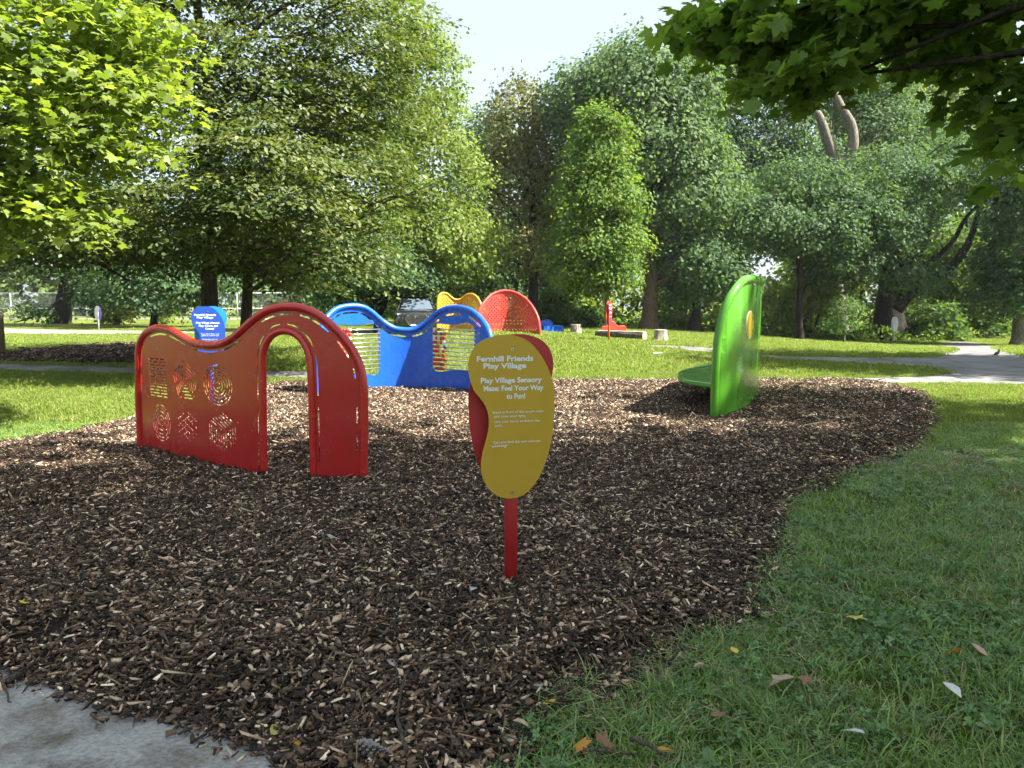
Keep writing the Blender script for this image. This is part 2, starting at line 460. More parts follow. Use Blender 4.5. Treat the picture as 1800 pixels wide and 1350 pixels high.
mulch_loop = px_loop(MULCH_PX, 4)
def mulch_h(P):
    d = dist_to_loop(P, mulch_loop)
    x, y = P[:, 0], P[:, 1]
    nz = 0.016 * np.sin(3.1 * x + 1.7 * y) * np.sin(2.3 * y - x) + 0.010 * np.sin(7.7 * x - 2.0) * np.sin(6.9 * y + 1.0)
    return 0.075 * sstep(0.0, 0.45, d) + nz * sstep(0.1, 0.5, d)
mulch_bed = sheet('mulch_bed', mulch_loop, 0.022, M_mulch, 0.14, mulch_h)
# the concrete pavement, a slab with a real edge
Ps, Ts = cdt([slab_loop])
k = len(slab_loop)
Vs = [(p[0], p[1], 0.030) for p in Ps] + [(p[0], p[1], -0.10) for p in slab_loop]
Fs = [tuple(map(int, t)) for t in Ts]
struct(part('pavement', Vs, Fs, M_concrete))

def mulch_z(x, y):
    P = np.column_stack([x, y])
    return terrain(x, y) + 0.022 + mulch_h(P)
# ------------------------------------------------------------------ curved play panels
class Plan:
    """a plan curve on the ground; pixels are cast onto the upright surface above it"""
    def __init__(s, pts, ext=0.6):
        P = catmull(pts, 16)
        a = P[0] + (P[0] - P[1]) / np.linalg.norm(P[0] - P[1]) * ext
        b = P[-1] + (P[-1] - P[-2]) / np.linalg.norm(P[-1] - P[-2]) * ext
        s.P = np.vstack([a, P, b])
        d = np.linalg.norm(np.diff(s.P, axis=0), axis=1)
        s.S = np.concatenate([[0], np.cumsum(d)]); s.L = s.S[-1]
        T = np.gradient(s.P, axis=0); T /= np.linalg.norm(T, axis=1)[:, None]
        s.N = np.column_stack([T[:, 1], -T[:, 0]])
    def xy(s, q):
        q = np.asarray(q, float)
        return np.column_stack([np.interp(q, s.S, s.P[:, 0]), np.interp(q, s.S, s.P[:, 1])])
    def nrm(s, q):
        n = np.column_stack([np.interp(q, s.S, s.N[:, 0]), np.interp(q, s.S, s.N[:, 1])])
        return n / np.linalg.norm(n, axis=1)[:, None]
    def cast(s, px, py, pick=0):
        d = ray(px, py)
        c = s.P[:, 0] * d[1] - s.P[:, 1] * d[0]
        hits = np.where(np.sign(c[:-1]) != np.sign(c[1:]))[0]
        if len(hits) == 0:
            i = int(np.argmin(np.abs(c))); q = s.S[i]
        else:
            i = hits[0] if pick == 0 else hits[-1]
            f = c[i] / (c[i] - c[i + 1]); q = s.S[i] + f * (s.S[i + 1] - s.S[i])
        p = s.xy([q])[0]
        t = np.linalg.norm(p) / np.linalg.norm(d[:2])
        return np.array((q, CAMZ + d[2] * t))
    def casts(s, pts): return np.array([s.cast(*p) for p in pts])
    def to3(s, sz, off=0.0):
        sz = np.asarray(sz, float); xy = s.xy(sz[:, 0]) + s.nrm(sz[:, 0]) * off
        return np.column_stack([xy, sz[:, 1]])
def resample(P, step):
    P = np.asarray(P, float); d = np.concatenate([[0], np.cumsum(np.linalg.norm(np.diff(P, axis=0), axis=1))])
    n = max(2, int(d[-1] / step)); q = np.linspace(0, d[-1], n + 1)
    return np.column_stack([np.interp(q, d, P[:, i]) for i in range(P.shape[1])])
def panel_sheet(plan, loops, thick, name, mat, parent, step=0.08):
    A = np.vstack(loops); lo, hi = A.min(0), A.max(0)
    a, b = np.meshgrid(np.arange(lo[0], hi[0], step), np.arange(lo[1], hi[1], step * 2.5))
    P, T = cdt(loops, np.stack([a.ravel(), b.ravel()], -1))
    n = len(P)
    V = np.vstack([plan.to3(P, thick / 2), plan.to3(P, -thick / 2)])
    e = {}
    for t in T:
        for i in range(3):
            u, v = int(t[i]), int(t[(i + 1) % 3]); e[(u, v)] = e.get((u, v), 0) + 1
    F = [tuple(map(int, t)) for t in T] + [(int(t[2]) + n, int(t[1]) + n, int(t[0]) + n) for t in T]
    F += [(v, u, u + n, v + n) for (u, v) in e if (v, u) not in e]
    return part(name, V, F, mat, parent, world=True)
def offset_slots(path, off, width, spans, step=0.05):
    """thin slots that run beside a rail; off is signed to the left of the path"""
    P = resample(path, step); T = np.gradient(P, axis=0); T /= np.linalg.norm(T, axis=1)[:, None]
    N = np.column_stack([-T[:, 1], T[:, 0]]); out = []
    m = len(P)
    for a, b in spans:
        i, j = int(a * (m - 1)), int(b * (m - 1))
        if j - i < 1: continue
        q = P[i:j + 1]; nn = N[i:j + 1]
        w = np.full(len(q), width / 2); w[0] *= 0.5; w[-1] *= 0.5
        out.append(np.vstack([q + nn * (off + w)[:, None], (q + nn * (off - w)[:, None])[::-1]]))
    return out
def rail(plan, sz, r, name, mat, parent, n=12, step=0.04):
    V, F = tube(plan.to3(resample(sz, step)), r, n)
    return part(name, V, F, mat, parent, smooth=True, world=True)
def zpx(pts, x0, y0, k): return [(x0 + a / k, y0 + b / k) for a, b in pts]

# ---- maze slots, in metres about a centre
def dash(p, q, w):
    p, q = np.array(p, float), np.array(q, float); d = q - p; l = np.linalg.norm(d); t = d / l; n = np.array((-t[1], t[0])) * w / 2
    return np.array([p + n, q + n, q + t * w * 0.3, q - n, p - n, p - t * w * 0.3])
def dashes(p, q, rnd, w, gap=0.02, lo=0.035, hi=0.11):
    p, q = np.array(p, float), np.array(q, float); L = np.linalg.norm(q - p); t = (q - p) / L; u = gap / 2; out = []
    while u < L - 0.02:
        v = min(u + rnd.uniform(lo, hi), L - gap / 2)
        if v - u > 0.014: out.append(dash(p + t * u, p + t * v, w))
        u = v + gap * rnd.uniform(0.9, 1.6)
    return out
def arcs(r, rnd, w, gap=0.02, lo=0.05, hi=0.2):
    out = []; a0 = rnd.uniform(0, 6.28); a = a0
    while a < a0 + 2 * math.pi - 2.0 * gap / r:
        b = min(a + rnd.uniform(lo, hi) / r, a0 + 2 * math.pi - gap / r)
        if (b - a) * r > 0.012:
            th = np.linspace(a, b, max(3, int((b - a) * r / 0.015)))
            c = np.column_stack([np.cos(th), np.sin(th)])
            out.append(np.vstack([c * (r + w / 2), (c * (r - w / 2))[::-1]]))
        a = b + gap * rnd.uniform(0.9, 1.5) / r
    return out
def dots(R_, n, a0=0.0, s=0.005):
    o = []
    for i in range(n):
        a = a0 + 2 * math.pi * i / n; c = np.array((math.cos(a), math.sin(a))) * R_
        o.append(c + np.array([(-s, -s), (s, -s), (s, s), (-s, s)]))
    return o
def maze(kind, rnd):
    w = 0.0145; o = []
    if kind == 'square':
        for i in range(13):
            z = -0.185 + i * 0.031
            o += dashes((-0.17, z), (0.17, z), rnd, w, 0.022, 0.03, 0.12)
    elif kind == 'circle':
        for r in (0.03, 0.062, 0.094, 0.126, 0.158, 0.188): o += arcs(r, rnd, w)
        o += dots(0.212, 10, 0.3)
    elif kind == 'oval':
        for r in (0.035, 0.075, 0.118, 0.152, 0.185): o += arcs(r, rnd, w, 0.03, 0.04, 0.13)
        o += dots(0.212, 8, 0.1)
    elif kind == 'pentagon':
        for r in (0.05, 0.088, 0.126, 0.164, 0.202):
            c = [(r * math.sin(2 * math.pi * i / 5), r * math.cos(2 * math.pi * i / 5)) for i in range(5)]
            for i in range(5): o += dashes(c[i], c[(i + 1) % 5], rnd, w, 0.034, 0.05, 0.15)
        o += dots(0.222, 10, 0.31)
    elif kind == 'hexagon':
        a = 0.042
        for i in range(-6, 7):
            for j in range(-6, 7):
                cx = a * 1.5 * i; cz = a * math.sqrt(3) * (j + 0.5 * (i % 2))
                if cx * cx + cz * cz > 0.185 ** 2: continue
                for q in range(3):
                    if rnd.random() < 0.30: continue
                    p0 = np.array((cx + a * math.cos(math.pi / 3 * q), cz + a * math.sin(math.pi / 3 * q)))
                    p1 = np.array((cx + a * math.cos(math.pi / 3 * (q + 1)), cz + a * math.sin(math.pi / 3 * (q + 1))))
                    o.append(dash(p0 * 0.73 + p1 * 0.27, p0 * 0.27 + p1 * 0.73, w))
        o += dots(0.225, 10, 0.2)
    elif kind == 'cube':
        h = 0.19; u = np.array((0.866, 0.5)); v = np.array((-0.866, 0.5)); z = np.array((0, -1.0))
        for A, B in ((u, v), (u, z), (v, z)):
            for i in range(6):
                f = (i + 0.5) / 6 * h
                o += dashes(A * f + B * 0.015, A * f + B * (h - 0.012), rnd, w, 0.022, 0.03, 0.1)
        o += dots(0.215, 9, 0.52)
    return o

# ---- red maze panel
red_plan = Plan([tuple(ground(px, py, 0.095)[:2]) for px, py in ((243, 787), (300, 802), (380, 820), (463, 836), (550, 841), (650, 842))])
rp = thing('maze_panel', 'dark red wavy play panel with cut-out mazes and an arched opening', 'play panel', (-2.8, 7.2, 0))
r_out = red_plan.casts(catmull(zpx([(103, 1075), (92, 800), (88, 600), (90, 450), (105, 370), (140, 318), (190, 292), (250, 287), (310, 305), (370, 340), (430, 375), (490, 392), (560, 399), (640, 388), (720, 345), (780, 292), (840, 238), (910, 186), (990, 155), (1070, 146), (1150, 152), (1230, 178), (1310, 225), (1380, 285), (1450, 362), (1510, 450), (1552, 550), (1570, 650), (1576, 800), (1576, 1000), (1572, 1300)], 220, 500, 3.75), 5))
r_in = red_plan.casts(catmull(zpx([(918, 1285), (914, 1100), (910, 800), (908, 500), (915, 430), (940, 370), (980, 325), (1040, 305), (1100, 315), (1150, 350), (1190, 405), (1213, 475), (1224, 600), (1234, 900), (1242, 1300)], 220, 500, 3.75), 5))
def drop(sz, z=-0.12): return np.vstack([[sz[0][0], z], sz, [sz[-1][0], z]])
r_out, r_in = drop(r_out), drop(r_in)
zb = -0.05
loop = np.vstack([np.array([[r_out[0][0], zb]]), resample(r_out[1:-1], 0.05), np.array([[r_out[-1][0], zb], [r_in[-1][0], zb]]), resample(r_in[1:-1], 0.05)[::-1], np.array([[r_in[0][0], zb]])])
rs = random.Random(5)
mz = []
for kind, px, py, hw, hh, nx_, nz_ in (('square', 278, 664, 15.5, 33, 0.17, 0.19), ('pentagon', 326, 670, 22, 34, 0.205, 0.19), ('circle', 383, 677, 24.5, 35, 0.19, 0.19), ('oval', 284, 743, 15, 32, 0.19, 0.19), ('hexagon', 330, 752, 19, 34, 0.20, 0.21), ('cube', 391, 760, 24.5, 38, 0.165, 0.19)):
    c = red_plan.cast(px, py)
    kx = abs(red_plan.cast(px + hw, py)[0] - red_plan.cast(px - hw, py)[0]) / 2 / nx_; kz = abs(red_plan.cast(px, py + hh)[1] - red_plan.cast(px, py - hh)[1]) / 2 / nz_
    mz += [c + q * np.array((kx, kz)) for q in maze(kind, rs)]
sl = offset_slots(r_out[1:-1], -0.062, 0.016, [(0.115, 0.155), (0.165, 0.215), (0.255, 0.325), (0.335, 0.385), (0.42, 0.485), (0.495, 0.55), (0.60, 0.665), (0.675, 0.745), (0.76, 0.80), (0.815, 0.84), (0.88, 0.91), (0.93, 0.955)])
sl += offset_slots(r_in[1:-1], 0.058, 0.013, [(0.03, 0.13), (0.15, 0.22), (0.25, 0.36), (0.38, 0.44), (0.46, 0.50), (0.52, 0.60), (0.62, 0.74), (0.78, 0.86), (0.88, 0.96)])
panel_sheet(red_plan, [loop] + sl + mz, 0.005, 'maze_sheet', M_red, rp)
rail(red_plan, r_out, 0.036, 'edge_rail', M_redrail, rp)
rail(red_plan, r_in, 0.032, 'arch_rail', M_redrail, rp)
for z in (0.62, 0.42):
    mb = MB(); p = red_plan.to3(np.array([[r_out[3][0] + 0.0, z]]), 0.034)[0]
    mb.tube([p, p + np.array((0.004, -0.008, 0))], 0.010, 8); mb.build('bolt', M_steel, rp, world=True)

# ---- blue abacus panel
b_d = lambda px, Y: ((px - 900) / FPX * Y * 0.945, Y * 0.945)
blue_plan = Plan([b_d(560, 13.05), b_d(600, 13.55), b_d(660, 13.95), b_d(720, 14.10), b_d(775, 13.95), b_d(830, 13.50), b_d(866, 12.95)])
bp = thing('abacus_panel', 'blue wavy play panel with two rod windows and coloured beads', 'play panel', (-1.8, 13.1, 0))
b_out = blue_plan.casts(catmull(zpx([(-6, 770), (-4, 600), (0, 450), (14, 360), (40, 290), (80, 240), (130, 205), (190, 190), (250, 187), (310, 197), (360, 225), (410, 268), (460, 308), (520, 340), (590, 352), (650, 350), (700, 330), (760, 285), (810, 240), (860, 212), (920, 199), (980, 200), (1040, 216), (1090, 250), (1130, 292), (1160, 340), (1180, 395), (1192, 480), (1196, 600), (1196, 770)], 560, 490, 3.913), 5))
b_out = drop(b_out)
loop = np.vstack([np.array([[b_out[0][0], zb]]), resample(b_out[1:-1], 0.06), np.array([[b_out[-1][0], zb]])])
winL = blue_plan.casts(catmull(zpx([(128, 345), (150, 312), (220, 318), (290, 315), (360, 306), (400, 318), (415, 345), (415, 480), (415, 630), (385, 664), (340, 655), (250, 650), (170, 655), (130, 630), (128, 480)], 560, 490, 3.913), 4, True))
winR = blue_plan.casts(catmull(zpx([(785, 342), (802, 313), (860, 311), (930, 318), (1000, 304), (1042, 309), (1072, 345), (1072, 480), (1070, 630), (1030, 634), (960, 626), (900, 632), (840, 640), (798, 628), (785, 600), (785, 480)], 560, 490, 3.913), 4, True))
sl = offset_slots(b_out[1:-1], -0.115, 0.034, [(0.20, 0.235), (0.245, 0.27), (0.28, 0.335), (0.345, 0.39), (0.40, 0.435), (0.445, 0.49), (0.505, 0.55), (0.56, 0.60), (0.635, 0.70), (0.73, 0.80)])
panel_sheet(blue_plan, [loop, winL, winR] + sl, 0.010, 'abacus_sheet', M_blue, bp, 0.1)
rail(blue_plan, b_out, 0.050, 'edge_rail', M_blue, bp)
bead_me = {}
def bead_mesh(mat):
    if mat.name not in bead_me:
        a = np.linspace(0, 2 * math.pi, 9)[:-1]; V = []; F = []
        prof = [(-0.024, 0.014), (-0.018, 0.029), (0.0, 0.034), (0.018, 0.029), (0.024, 0.014)]
        for x, r in prof: V += [(x, r * math.cos(t), r * math.sin(t)) for t in a]
        for i in range(4):
            for j in range(8): F.append((i * 8 + j, i * 8 + (j + 1) % 8, (i + 1) * 8 + (j + 1) % 8, (i + 1) * 8 + j))
        F += [tuple(range(7, -1, -1)), tuple(32 + j for j in range(8))]
        me = raw_mesh('bead', V, F, True); me.materials.append(mat); bead_me[mat.name] = me
    return bead_me[mat.name]
beadm = [paint('red_bead', (0.55, 0.03, 0.02), 0.3), paint('white_bead', (0.75, 0.72, 0.66), 0.3), paint('blue_bead', (0.03, 0.08, 0.45), 0.3), paint('yellow_bead', (0.65, 0.42, 0.04), 0.3)]
brs = random.Random(3)
for (x0, x1, beads) in ((118, 425, 0), (776, 1082, 1)):
    for i in range(10):
        zy = 351 + 30.2 * i
        a = blue_plan.cast(*zpx([(x0, zy)], 560, 490, 3.913)[0]); b = blue_plan.cast(*zpx([(x1, zy)], 560, 490, 3.913)[0])
        z = a[1] * 0.5 + b[1] * 0.5
        p0 = blue_plan.to3(np.array([[a[0], z]]))[0]; p1 = blue_plan.to3(np.array([[b[0], z]]))[0]
        mb = MB(); mb.tube([p0, p1], 0.011, 8); rod = mb.build('rod', M_steel, bp, True, True)
        t = (p1 - p0) / np.linalg.norm(p1 - p0)
        nb = 5
        for kx in range(nb):
            off = 0.075 + kx * 0.052 + (0.03 if (kx == nb - 1 and i % 3 == 1) else 0)
            if not beads: off = 0.05 + kx * 0.052
            o = link('bead', bead_mesh(brs.choices(beadm, (8, 3, 0.8, 1.2))[0]), None, bp)
            q = p0 + t * off - ROOT[bp.name]
            o.location = q; o.rotation_euler = (0, 0, math.atan2(t[1], t[0]))
    for xx in (x0 + 8, x1 - 8):
        a = blue_plan.cast(*zpx([(xx, 340)], 560, 490, 3.913)[0]); b = blue_plan.cast(*zpx([(xx, 636)], 560, 490, 3.913)[0])
        P = blue_plan.to3(np.array([[a[0], a[1]], [a[0], b[1]]]), -0.03)
        mb = MB(); mb.tube(P, 0.020, 6); mb.build('rod_bracket', M_steel, bp, False, True)

# ---- green panel with seat
GS = 0.945
green_plan = Plan([(a * GS, b * GS) for a, b in ((2.86, 10.40), (3.05, 10.46), (3.30, 10.72), (3.62, 11.28), (3.94, 12.0), (4.26, 12.80), (4.50, 13.45), (4.62, 14.1), (4.58, 14.8), (4.40, 15.3))], 0.3)
gp = thing('seat_panel', 'tall curved glossy green play panel with a low seat on its inner side', 'play panel', (3.2, 10.6, 0))
g_left = green_plan.casts(catmull(zpx([(458, 1255), (466, 1000), (476, 800), (490, 620), (515, 470), (550, 350), (600, 245), (655, 165), (705, 112), (745, 96)], 1160, 470, 4.82), 4))
apex = g_left[-1]
s_end = green_plan.L - 0.3
s_mid = (apex[0] + s_end) * 0.5 + 0.1
top = [apex + np.array((f * (s_mid - apex[0]), 0.03 * math.sin(f * math.pi / 2))) for f in (0.3, 0.6, 1.0)]
fall = [np.array((s_mid + f * (s_end - s_mid), 0.0 + (top[-1][1]) * (1 - f ** 2.6))) for f in (0.25, 0.5, 0.7, 0.85, 0.95, 0.995)]
g_out = np.vstack([g_left, top, fall]); g_out = drop(catmull(g_out, 3))
loop = np.vstack([np.array([[g_out[0][0], zb]]), resample(g_out[1:-1], 0.06), np.array([[g_out[-1][0], zb]])])
sl = offset_slots(g_out[1:-1], -0.075, 0.014, [(0.30, 0.36), (0.37, 0.43), (0.445, 0.50), (0.515, 0.58), (0.6, 0.68)])
panel_sheet(green_plan, [loop] + sl, 0.010, 'curved_sheet', M_green, gp, 0.08)
rail(green_plan, g_out, 0.056, 'edge_rail', M_green, gp, 14)
e = green_plan.casts([(1317, 571), (1312.5, 571), (1322, 571), (1317, 548), (1317, 594)])
cs, cz = e[0]; ra = max(0.10, (e[2][0] - e[1][0]) / 2); rb = (e[3][1] - e[4][1]) / 2
th = np.linspace(0, 2 * math.pi, 33)[:-1]
disc = np.column_stack([cs + ra * np.cos(th), cz + rb * np.sin(th)]); rim = np.column_stack([cs + ra * 1.12 * np.cos(th), cz + rb * 1.06 * np.sin(th)])
dV = np.vstack([green_plan.to3(disc, 0.018), green_plan.to3(disc, 0.0)]); dF = [tuple(range(32))] + [(i, (i + 1) % 32, (i + 1) % 32 + 32, i + 32) for i in range(32)]
M_disc = paint('amber_window', (0.78, 0.50, 0.03), 0.12, 0.03, 0.5)
part('window_disc', dV, dF, M_disc, gp, world=True)
rV = np.vstack([green_plan.to3(rim, 0.012), green_plan.to3(rim, 0.0)])
part('disc_rim', rV, dF, M_textw, gp, world=True)
zs = 0.50
seat_in = [(2.88, 10.50), (2.70, 10.92), (2.64, 11.40), (2.72, 11.95), (2.92, 12.6), (3.3, 13.3), (3.8, 14.0), (4.30, 14.6)]
edge = catmull(seat_in, 6) * GS
inner = green_plan.xy(np.linspace(0.40, green_plan.L - 0.9, 24)) - green_plan.nrm(np.linspace(0.40, green_plan.L - 0.9, 24)) * 0.012
lp = np.vstack([edge, inner[::-1]])
kk = len(lp)
P, T = cdt([lp])
V = [(p[0], p[1], zs + 0.012) for p in P] + [(p[0], p[1], zs - 0.012) for p in P]
part('seat', V, [tuple(map(int, t)) for t in T] + [tuple(int(i) + len(P) for i in t[::-1]) for t in T], M_green, gp, world=True)
mb = MB(); mb.tube(np.column_stack([edge, np.full(len(edge), zs)]), 0.042, 12); mb.build('seat_rail', M_green, gp, True, True)
for q in ((3.4, 12.2), (3.7, 12.9)):
    mb = MB(); mb.tube([(q[0], q[1], -0.1), (q[0], q[1], zs - 0.01)], 0.038, 10); mb.build('seat_leg', M_green, gp, True, True)

# ---- perforated panels on the rise
def holes(loop, pitch, r, margin, extra=0.0):
    lo, hi = loop.min(0), loop.max(0); pts = []
    j = 0; z = lo[1] + margin
    while z < hi[1]:
        x = lo[0] + (pitch / 2 if j % 2 else 0)
        while x < hi[0]: pts.append((x, z)); x += pitch
        z += pitch * 0.5; j += 1
    pts = np.array(pts); m = inside(pts, [loop]); pts = pts[m]; pts = pts[dist_to_loop(pts, loop) > margin]
    pts = pts[pts[:, 1] > extra]
    th = np.linspace(0, 2 * math.pi, 9)[:-1]; c = np.column_stack([np.cos(th), np.sin(th)]) * r
    return [p + c for p in pts]
def perforated(name, label, plan, loc, px_path, mat, r):
    t = thing(name, label, 'play panel', loc)
    o = plan.casts(catmull(px_path, 5)); zg = float(terrain(loc[0], loc[1]))
    o = np.vstack([[o[0][0], zg - 0.15], o, [o[-1][0], zg - 0.15]])
    lp = np.vstack([[o[0][0], zg - 0.1], resample(o[1:-1], 0.08), [o[-1][0], zg - 0.1]])
    panel_sheet(plan, [lp] + holes(lp, 0.140, 0.030, 0.15, zg + 0.06), 0.008, 'perforated_sheet', mat, t, 0.16)
    rail(plan, o, r, 'edge_rail', mat, t, 10, 0.07)
    return t
Yd = 28.0
X = lambda px, Y: (px - 900) / FPX * Y
dome_plan = Plan([(X(836, 27.5), 27.5), (X(865, 28.1), 28.1), (X(893, 28.3), 28.3), (X(922, 28.1), 28.1), (X(950, 27.4), 27.4)])
perforated('perforated_dome_panel', 'coral red half-round perforated play panel on the grassy rise', dome_plan, (X(893, 28), 28.0, float(terrain(-0.15, 28))),
           zpx([(608, 600), (612, 480), (628, 360), (665, 265), (730, 180), (800, 120), (880, 88), (960, 78), (1050, 90), (1140, 130), (1220, 190), (1290, 275), (1340, 370), (1368, 470), (1380, 600)], 750, 500, 6.92), M_coral, 0.05)
am_plan = Plan([(X(766, 29.6), 29.6), (X(790, 30.1), 30.1), (X(810, 30.2), 30.2), (X(828, 30.0), 30.0), (X(850, 29.4), 29.4)])
perforated('perforated_wave_panel', 'amber yellow two-humped perforated play panel behind the blue panel', am_plan, (X(805, 30), 30.0, float(terrain(-2.2, 30))),
           zpx([(130, 560), (130, 400), (132, 250), (140, 165), (165, 120), (205, 104), (250, 115), (290, 148), (330, 178), (375, 188), (420, 175), (465, 140), (505, 120), (545, 117), (590, 135), (630, 180), (655, 235), (668, 330), (672, 560)], 750, 500, 6.92), M_amber, 0.045)
# ------------------------------------------------------------------ signs
KID = [(330, 120), (385, 112), (450, 112), (520, 130), (580, 165), (640, 230), (690, 310), (725, 390), (748, 480), (755, 570), (752, 680), (745, 780), (730, 870), (705, 970), (670, 1060), (630, 1130), (580, 1190), (530, 1225), (470, 1240), (410, 1238), (350, 1215), (300, 1170), (262, 1110), (245, 1050), (243, 980), (255, 910), (275, 840), (292, 770), (298, 700), (290, 640), (270, 590), (235, 540), (200, 495), (175, 430), (160, 360), (160, 300), (175, 240), (205, 190), (250, 150)]
yb = ground(898, 1024, 0.085)
KM = yb[1] / FPX / 3.97          # metres per traced pixel on the near sign
def sx(zx): return (zx - 460) * KM * 1.03
def sz(zy): return float(at(898, 560 + zy / 3.97, yb[1])[2])
kid = catmull([(sx(a), sz(b)) for a, b in KID], 3, True)
def text_mesh(body, bold):
    c = bpy.data.curves.new('lettering', 'FONT'); c.body = body; c.size = 1.0; c.offset = bold; c.resolution_u = 3
    o = bpy.data.objects.new('lettering', c); col.objects.link(o)
    dg = bpy.context.evaluated_depsgraph_get()
    me = bpy.data.meshes.new_from_object(o.evaluated_get(dg))
    bpy.data.objects.remove(o); bpy.data.curves.remove(c)
    return me
def lettering(parent, body, x0, x1, base, cap, y, mat, bold=0.02):
    """one line of print fitted between x0 and x1, standing 1.5 mm proud of the plate"""
    me = text_mesh(body, bold)
    n = len(me.vertices); co = np.zeros(n * 3, np.float32); me.vertices.foreach_get('co', co); co = co.reshape(-1, 3)
    lo, hi = co[:, 0].min(), co[:, 0].max()
    V = np.column_stack([x0 + (co[:, 0] - lo) / (hi - lo) * (x1 - x0), np.full(n, y), base + co[:, 1] / 0.729 * cap])
    me.vertices.foreach_set('co', V.astype(np.float32).ravel()); me.update()
    me.name = 'lettering'; me.materials.clear()
    return link('lettering', me, mat, parent)
def sign(name, label, loc, yaw, mf, mb_, mp, scale=1.0, mirror=False, lines=(), tm=None, bars=(), gap=0.075, post_r=0.036, down=0.3):
    t = thing(name, label, 'sign', loc, yaw)
    k = kid * scale
    if mirror: k = k * np.array((-1, 1))
    f = [tuple(p) for p in k]; b = [(-p[0] + 0.008, p[1]) for p in k][::-1]
    m = MB(); m.prism(f, -gap / 2 - 0.004, -gap / 2); fp = m.build('front_plate', mf, t)
    m = MB(); m.prism(b, gap / 2, gap / 2 + 0.004); m.build('back_plate', mb_, t)
    m = MB(); m.tube([(0, 0, -down), (0, 0, sz(200) * scale)], post_r * scale, 16); m.build('post', mp, t, True)
    for zy in (212, 1198):
        m = MB(); zz = sz(zy) * scale; x = -0.002
        m.tube([(x, -gap / 2 - 0.004, zz), (x, -gap / 2 - 0.011, zz)], 0.0085 * scale, 10); bo = m.build('bolt', M_steel, fp)
        m = MB(); m.tube([(x, -gap / 2 - 0.011, zz), (x, -gap / 2 - 0.0125, zz)], 0.004 * scale, 6); m.build('bolt_socket', M_dark, fp)
    for (body, a, c, base, cap, bold) in lines:
        lettering(fp, body, sx(a) * scale, sx(c) * scale, sz(base) * scale, cap * KM * scale, -gap / 2 - 0.0055, tm, bold)
    for (a, c, y0, h) in bars:
        m = MB(); m.box(((sx(a) + sx(c)) / 2 * scale * (-1 if mirror else 1), -gap / 2 - 0.005, sz(y0) * scale), ((sx(c) - sx(a)) * scale, 0.002, h * KM * scale)); m.build('text_line', tm, fp)
    return t
HEAD = [('Fernhill Friends', 217, 603, 292, 38, 0.032), ('Play Village', 262, 555, 341, 38, 0.032)]
sign('information_sign', 'yellow and red kidney-shaped sign on a red post in the foreground', (yb[0], yb[1], 0.0), R(12), M_yellow, M_signred, M_signred, 1.0,
     lines=HEAD + [('Play Village Sensory', 243, 663, 440, 37, 0.030), ('Maze: Feel Your Way', 262, 675, 495, 37, 0.030), ('to Fun!', 417, 548, 551, 37, 0.030),
                   ('Stand in front of the touch maze', 322, 675, 651, 18, 0.004), ('and close your eyes.', 333, 552, 679, 18, 0.004), ('Use your hands to follow the', 338, 650, 716, 18, 0.004), ('path:', 342, 390, 741, 18, 0.004),
                   ('Can you find the exit without', 327, 655, 857, 18, 0.008), ('peeking?', 320, 425, 882, 18, 0.008)], tm=M_text)
sb = at(369, 600, 10.6)
sign('information_sign', 'blue kidney-shaped sign standing behind the red maze panel', (sb[0], sb[1], 0.13), R(7), M_signblue, M_signsky, M_signblue, 1.0,
     lines=HEAD + [('Play Village Abacus:', 243, 663, 440, 37, 0.030), ('Play, Count, and', 290, 630, 495, 37, 0.030), ('Create!', 400, 560, 551, 37, 0.030),
                   ('Pattern Match: Make a bead', 322, 645, 640, 19, 0.012), ('pattern for a friend to copy', 333, 640, 672, 19, 0.012),
                   ('Number Match: Call out a', 340, 620, 740, 19, 0.012), ('number and find it with beads', 340, 675, 772, 19, 0.012)], tm=M_textw)
sr = ground(1070, 600)
sign('information_sign', 'narrow edge-on crimson and orange sign standing before the log', tuple(sr), R(66), M_crimson, M_orange, M_orange, 1.0, lines=HEAD, tm=M_textw,
     bars=[(243, 663, 430, 34), (262, 660, 480, 34), (322, 660, 640, 20), (333, 600, 680, 20), (327, 655, 850, 20)], gap=0.09)
sw = ground(1571, 600)
kf = 43 * sw[1] / FPX / sz(112)
sign('information_sign', 'small white sign before the giant dark tree trunk', tuple(sw), R(14), M_white, M_lilac, M_white, kf, lines=(), tm=M_textg,
     bars=[(230, 560, 250, 24), (240, 600, 330, 24), (262, 640, 430, 22), (330, 640, 520, 16), (330, 620, 640, 16), (330, 640, 700, 16), (300, 370, 1000, 60)], gap=0.08)
sg = ground(174, 581)
kf = 43 * sg[1] / FPX / sz(112)
sign('information_sign', 'grey and purple sign in shade beside the left far path', tuple(sg), R(-30), M_greysign, M_purple, M_greysign, kf, mirror=True, tm=M_text,
     bars=[(330, 600, 300, 30), (330, 600, 440, 30), (380, 600, 640, 18), (380, 600, 720, 18)], gap=0.12)
